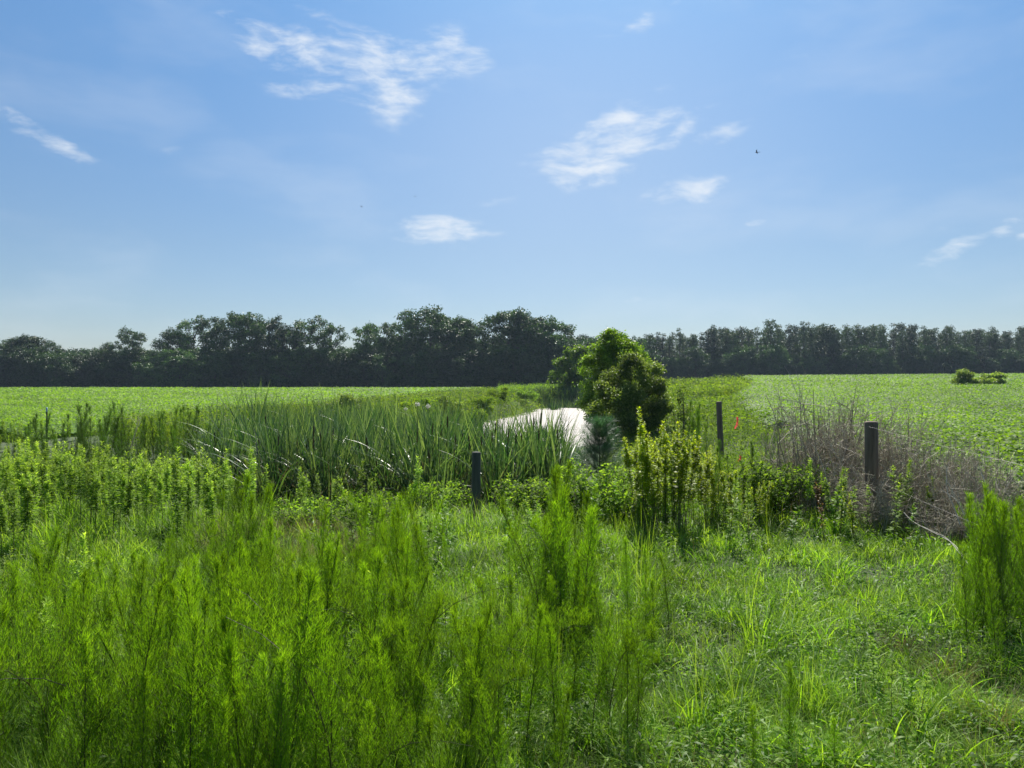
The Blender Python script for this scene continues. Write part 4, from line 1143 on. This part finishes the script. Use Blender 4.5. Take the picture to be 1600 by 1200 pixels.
# bleached bent stems on the right
def bent(pts, r=.0035):
    P = np.array(pts, float)
    t = np.linspace(0, 1, len(P)); u = np.linspace(0, 1, 12)
    Q = np.stack([np.interp(u, t, P[:, k]) for k in range(3)], 1)
    Q[1:-1] = (Q[:-2] + Q[1:-1] * 2 + Q[2:]) / 4
    g = G(); g.tubes(Q, np.interp(u, [0, 1], [r, r * .45]), 5, .5)
    for k in (4, 6, 8):
        e = Q[k] + np.array([U(-.12, .12), U(-.1, .1), U(.05, .2)])
        g.tubes(np.stack([Q[k], (Q[k] + e) / 2 + U(-.02, .02, 3), e]), np.array([r * .5, r * .4, r * .25]), 4, .5)
    return g
def PX(px, py, d): return (at(px, d), d, EYE + (600 - py) / FPX * d)
for pts, lab in [
    ([PX(1505, 868, 6.4), PX(1490, 848, 6.6), PX(1455, 830, 6.9), PX(1425, 815, 7.2), PX(1412, 800, 7.4)], 'long bleached stem bent down to the grass at the right'),
    ([PX(1512, 880, 6.3), PX(1480, 840, 6.7), PX(1440, 822, 7.0)], 'shorter bleached stem beside the long bent one'),
    ([PX(1545, 775, 7.6), PX(1540, 755, 7.7), PX(1533, 738, 7.8), PX(1527, 722, 7.8)], 'upright pale curved stem in the brush near the right edge'),
    ([PX(1500, 820, 7.2), PX(1490, 790, 7.3), PX(1478, 765, 7.4), PX(1480, 735, 7.5), PX(1476, 720, 7.5)], 'pale forked stem in the middle of the right brush'),
    ([PX(1520, 830, 7.0), PX(1505, 800, 7.1), PX(1495, 780, 7.2), PX(1470, 765, 7.3)], 'pale arching stem low in the right brush'),
    ([PX(1300, 790, 9.2), PX(1290, 740, 9.3), PX(1275, 700, 9.4), PX(1262, 690, 9.4)], 'pale crooked stem in the brush left of the thick post')]:
    g = bent(pts); V, F, T = g.arrays(); b0 = V[0].copy()
    o = link('bleached_stem', make_mesh('bleached_stem', V - b0, F, T, M['bleach'])); o.location = b0
    tag(o, lab, 'dead stem')

# ------------------------------------------------------------------ small white flower heads behind the cattails
fl = Kind('white_flower', 'flower', [[('stem', G().tubes(np.array([[0, 0, 0], [.02, 0, .6], [0, 0, 1.25]]), np.array([.006, .005, .004]), 4).arrays(), M['stem']),
     ('flower_head', (lambda g: (leaves(g, np.tile([[0, 0, 1.26]], (60, 1)) + sph(60) * .035, sph(60), U(.02, .04, 60), U(.015, .03, 60), U(0, 1, 60)), g.arrays())[1])(G()), M['flower'])]])
for px, d, top, lab in [(652, 30, 628, 'white flower head behind the cattails, left of two'), (669, 31, 631, 'white flower head behind the cattails, right of two'), (634, 28, 636, 'lower white flower head behind the cattails')]:
    x = at(px, d); z = float(H(x, d)); hh = EYE + (600 - top) / FPX * d - z
    fl.put(x, d, lab, v=0, sc=hh / 1.3, sz=hh / 1.3)

# ------------------------------------------------------------------ birds
def bird(px, py, d, span, rz, roll, lab):
    g = G(); s = span
    g.tubes(np.array([[0, -.30, 0], [0, -.27, 0], [0, -.1, 0], [0, .08, 0], [0, .18, .01], [0, .24, .012], [0, .29, .0]]) * s, np.array([.002, .012, .05, .055, .03, .03, .002]) * s, 7)
    for sg in (-1, 1):
        P = np.array([[sg * .03, .05, .03], [sg * .22, .08, .12], [sg * .40, .02, .14], [sg * .52, -.08, .10]]) * s
        S = np.array([[0, 1, 0.]] * 4)
        g.strips(P[None], S[None], np.array([[.17, .15, .10, .02]]) * s, .5)
    g.strips(np.array([[[0, -.22, 0], [0, -.42, 0]]]) * s, np.array([[[1., 0, 0], [1, 0, 0]]]), np.array([[.05, .13]]) * s, .5)
    V, F, T = g.arrays()
    o = link('bird', make_mesh('bird', V, F, T, M['bird'])); o.location = PX(px, py, d); o.rotation_euler = (0, roll, rz)
    tag(o, lab, 'bird')
bird(1183, 238, 80, .75, 1.2, .35, 'dark bird gliding high in the sky right of the clouds')
bird(649, 307, 110, .75, .5, -.5, 'small dark bird flying above the small round cloud')
bird(565, 323, 120, .6, 1.5, .2, 'tiny dark bird, leftmost one in the sky')

# ------------------------------------------------------------------ the humid air itself
def haze_box():
    x0, x1, y0, y1, z0, z1 = -720, 720, -80, 720, -6, 34
    V = np.array([[x, y, z] for x in (x0, x1) for y in (y0, y1) for z in (z0, z1)], float)
    F = np.array([[0, 1, 3, 2], [4, 6, 7, 5], [0, 4, 5, 1], [2, 3, 7, 6], [0, 2, 6, 4], [1, 5, 7, 3]])
    m = bpy.data.materials.new('haze'); m.use_nodes = True
    N = NT(m.node_tree); N.n.clear()
    v = N.new('ShaderNodeVolumePrincipled', Color=(.62, .80, 1.0, 1), Density=.00019, Anisotropy=.2)
    N.new('ShaderNodeOutputMaterial', Volume=v.outputs[0])
    o = link('haze', make_mesh('haze', V, F, np.zeros(6), m))
    tag(o, kind='stuff')
haze_box()
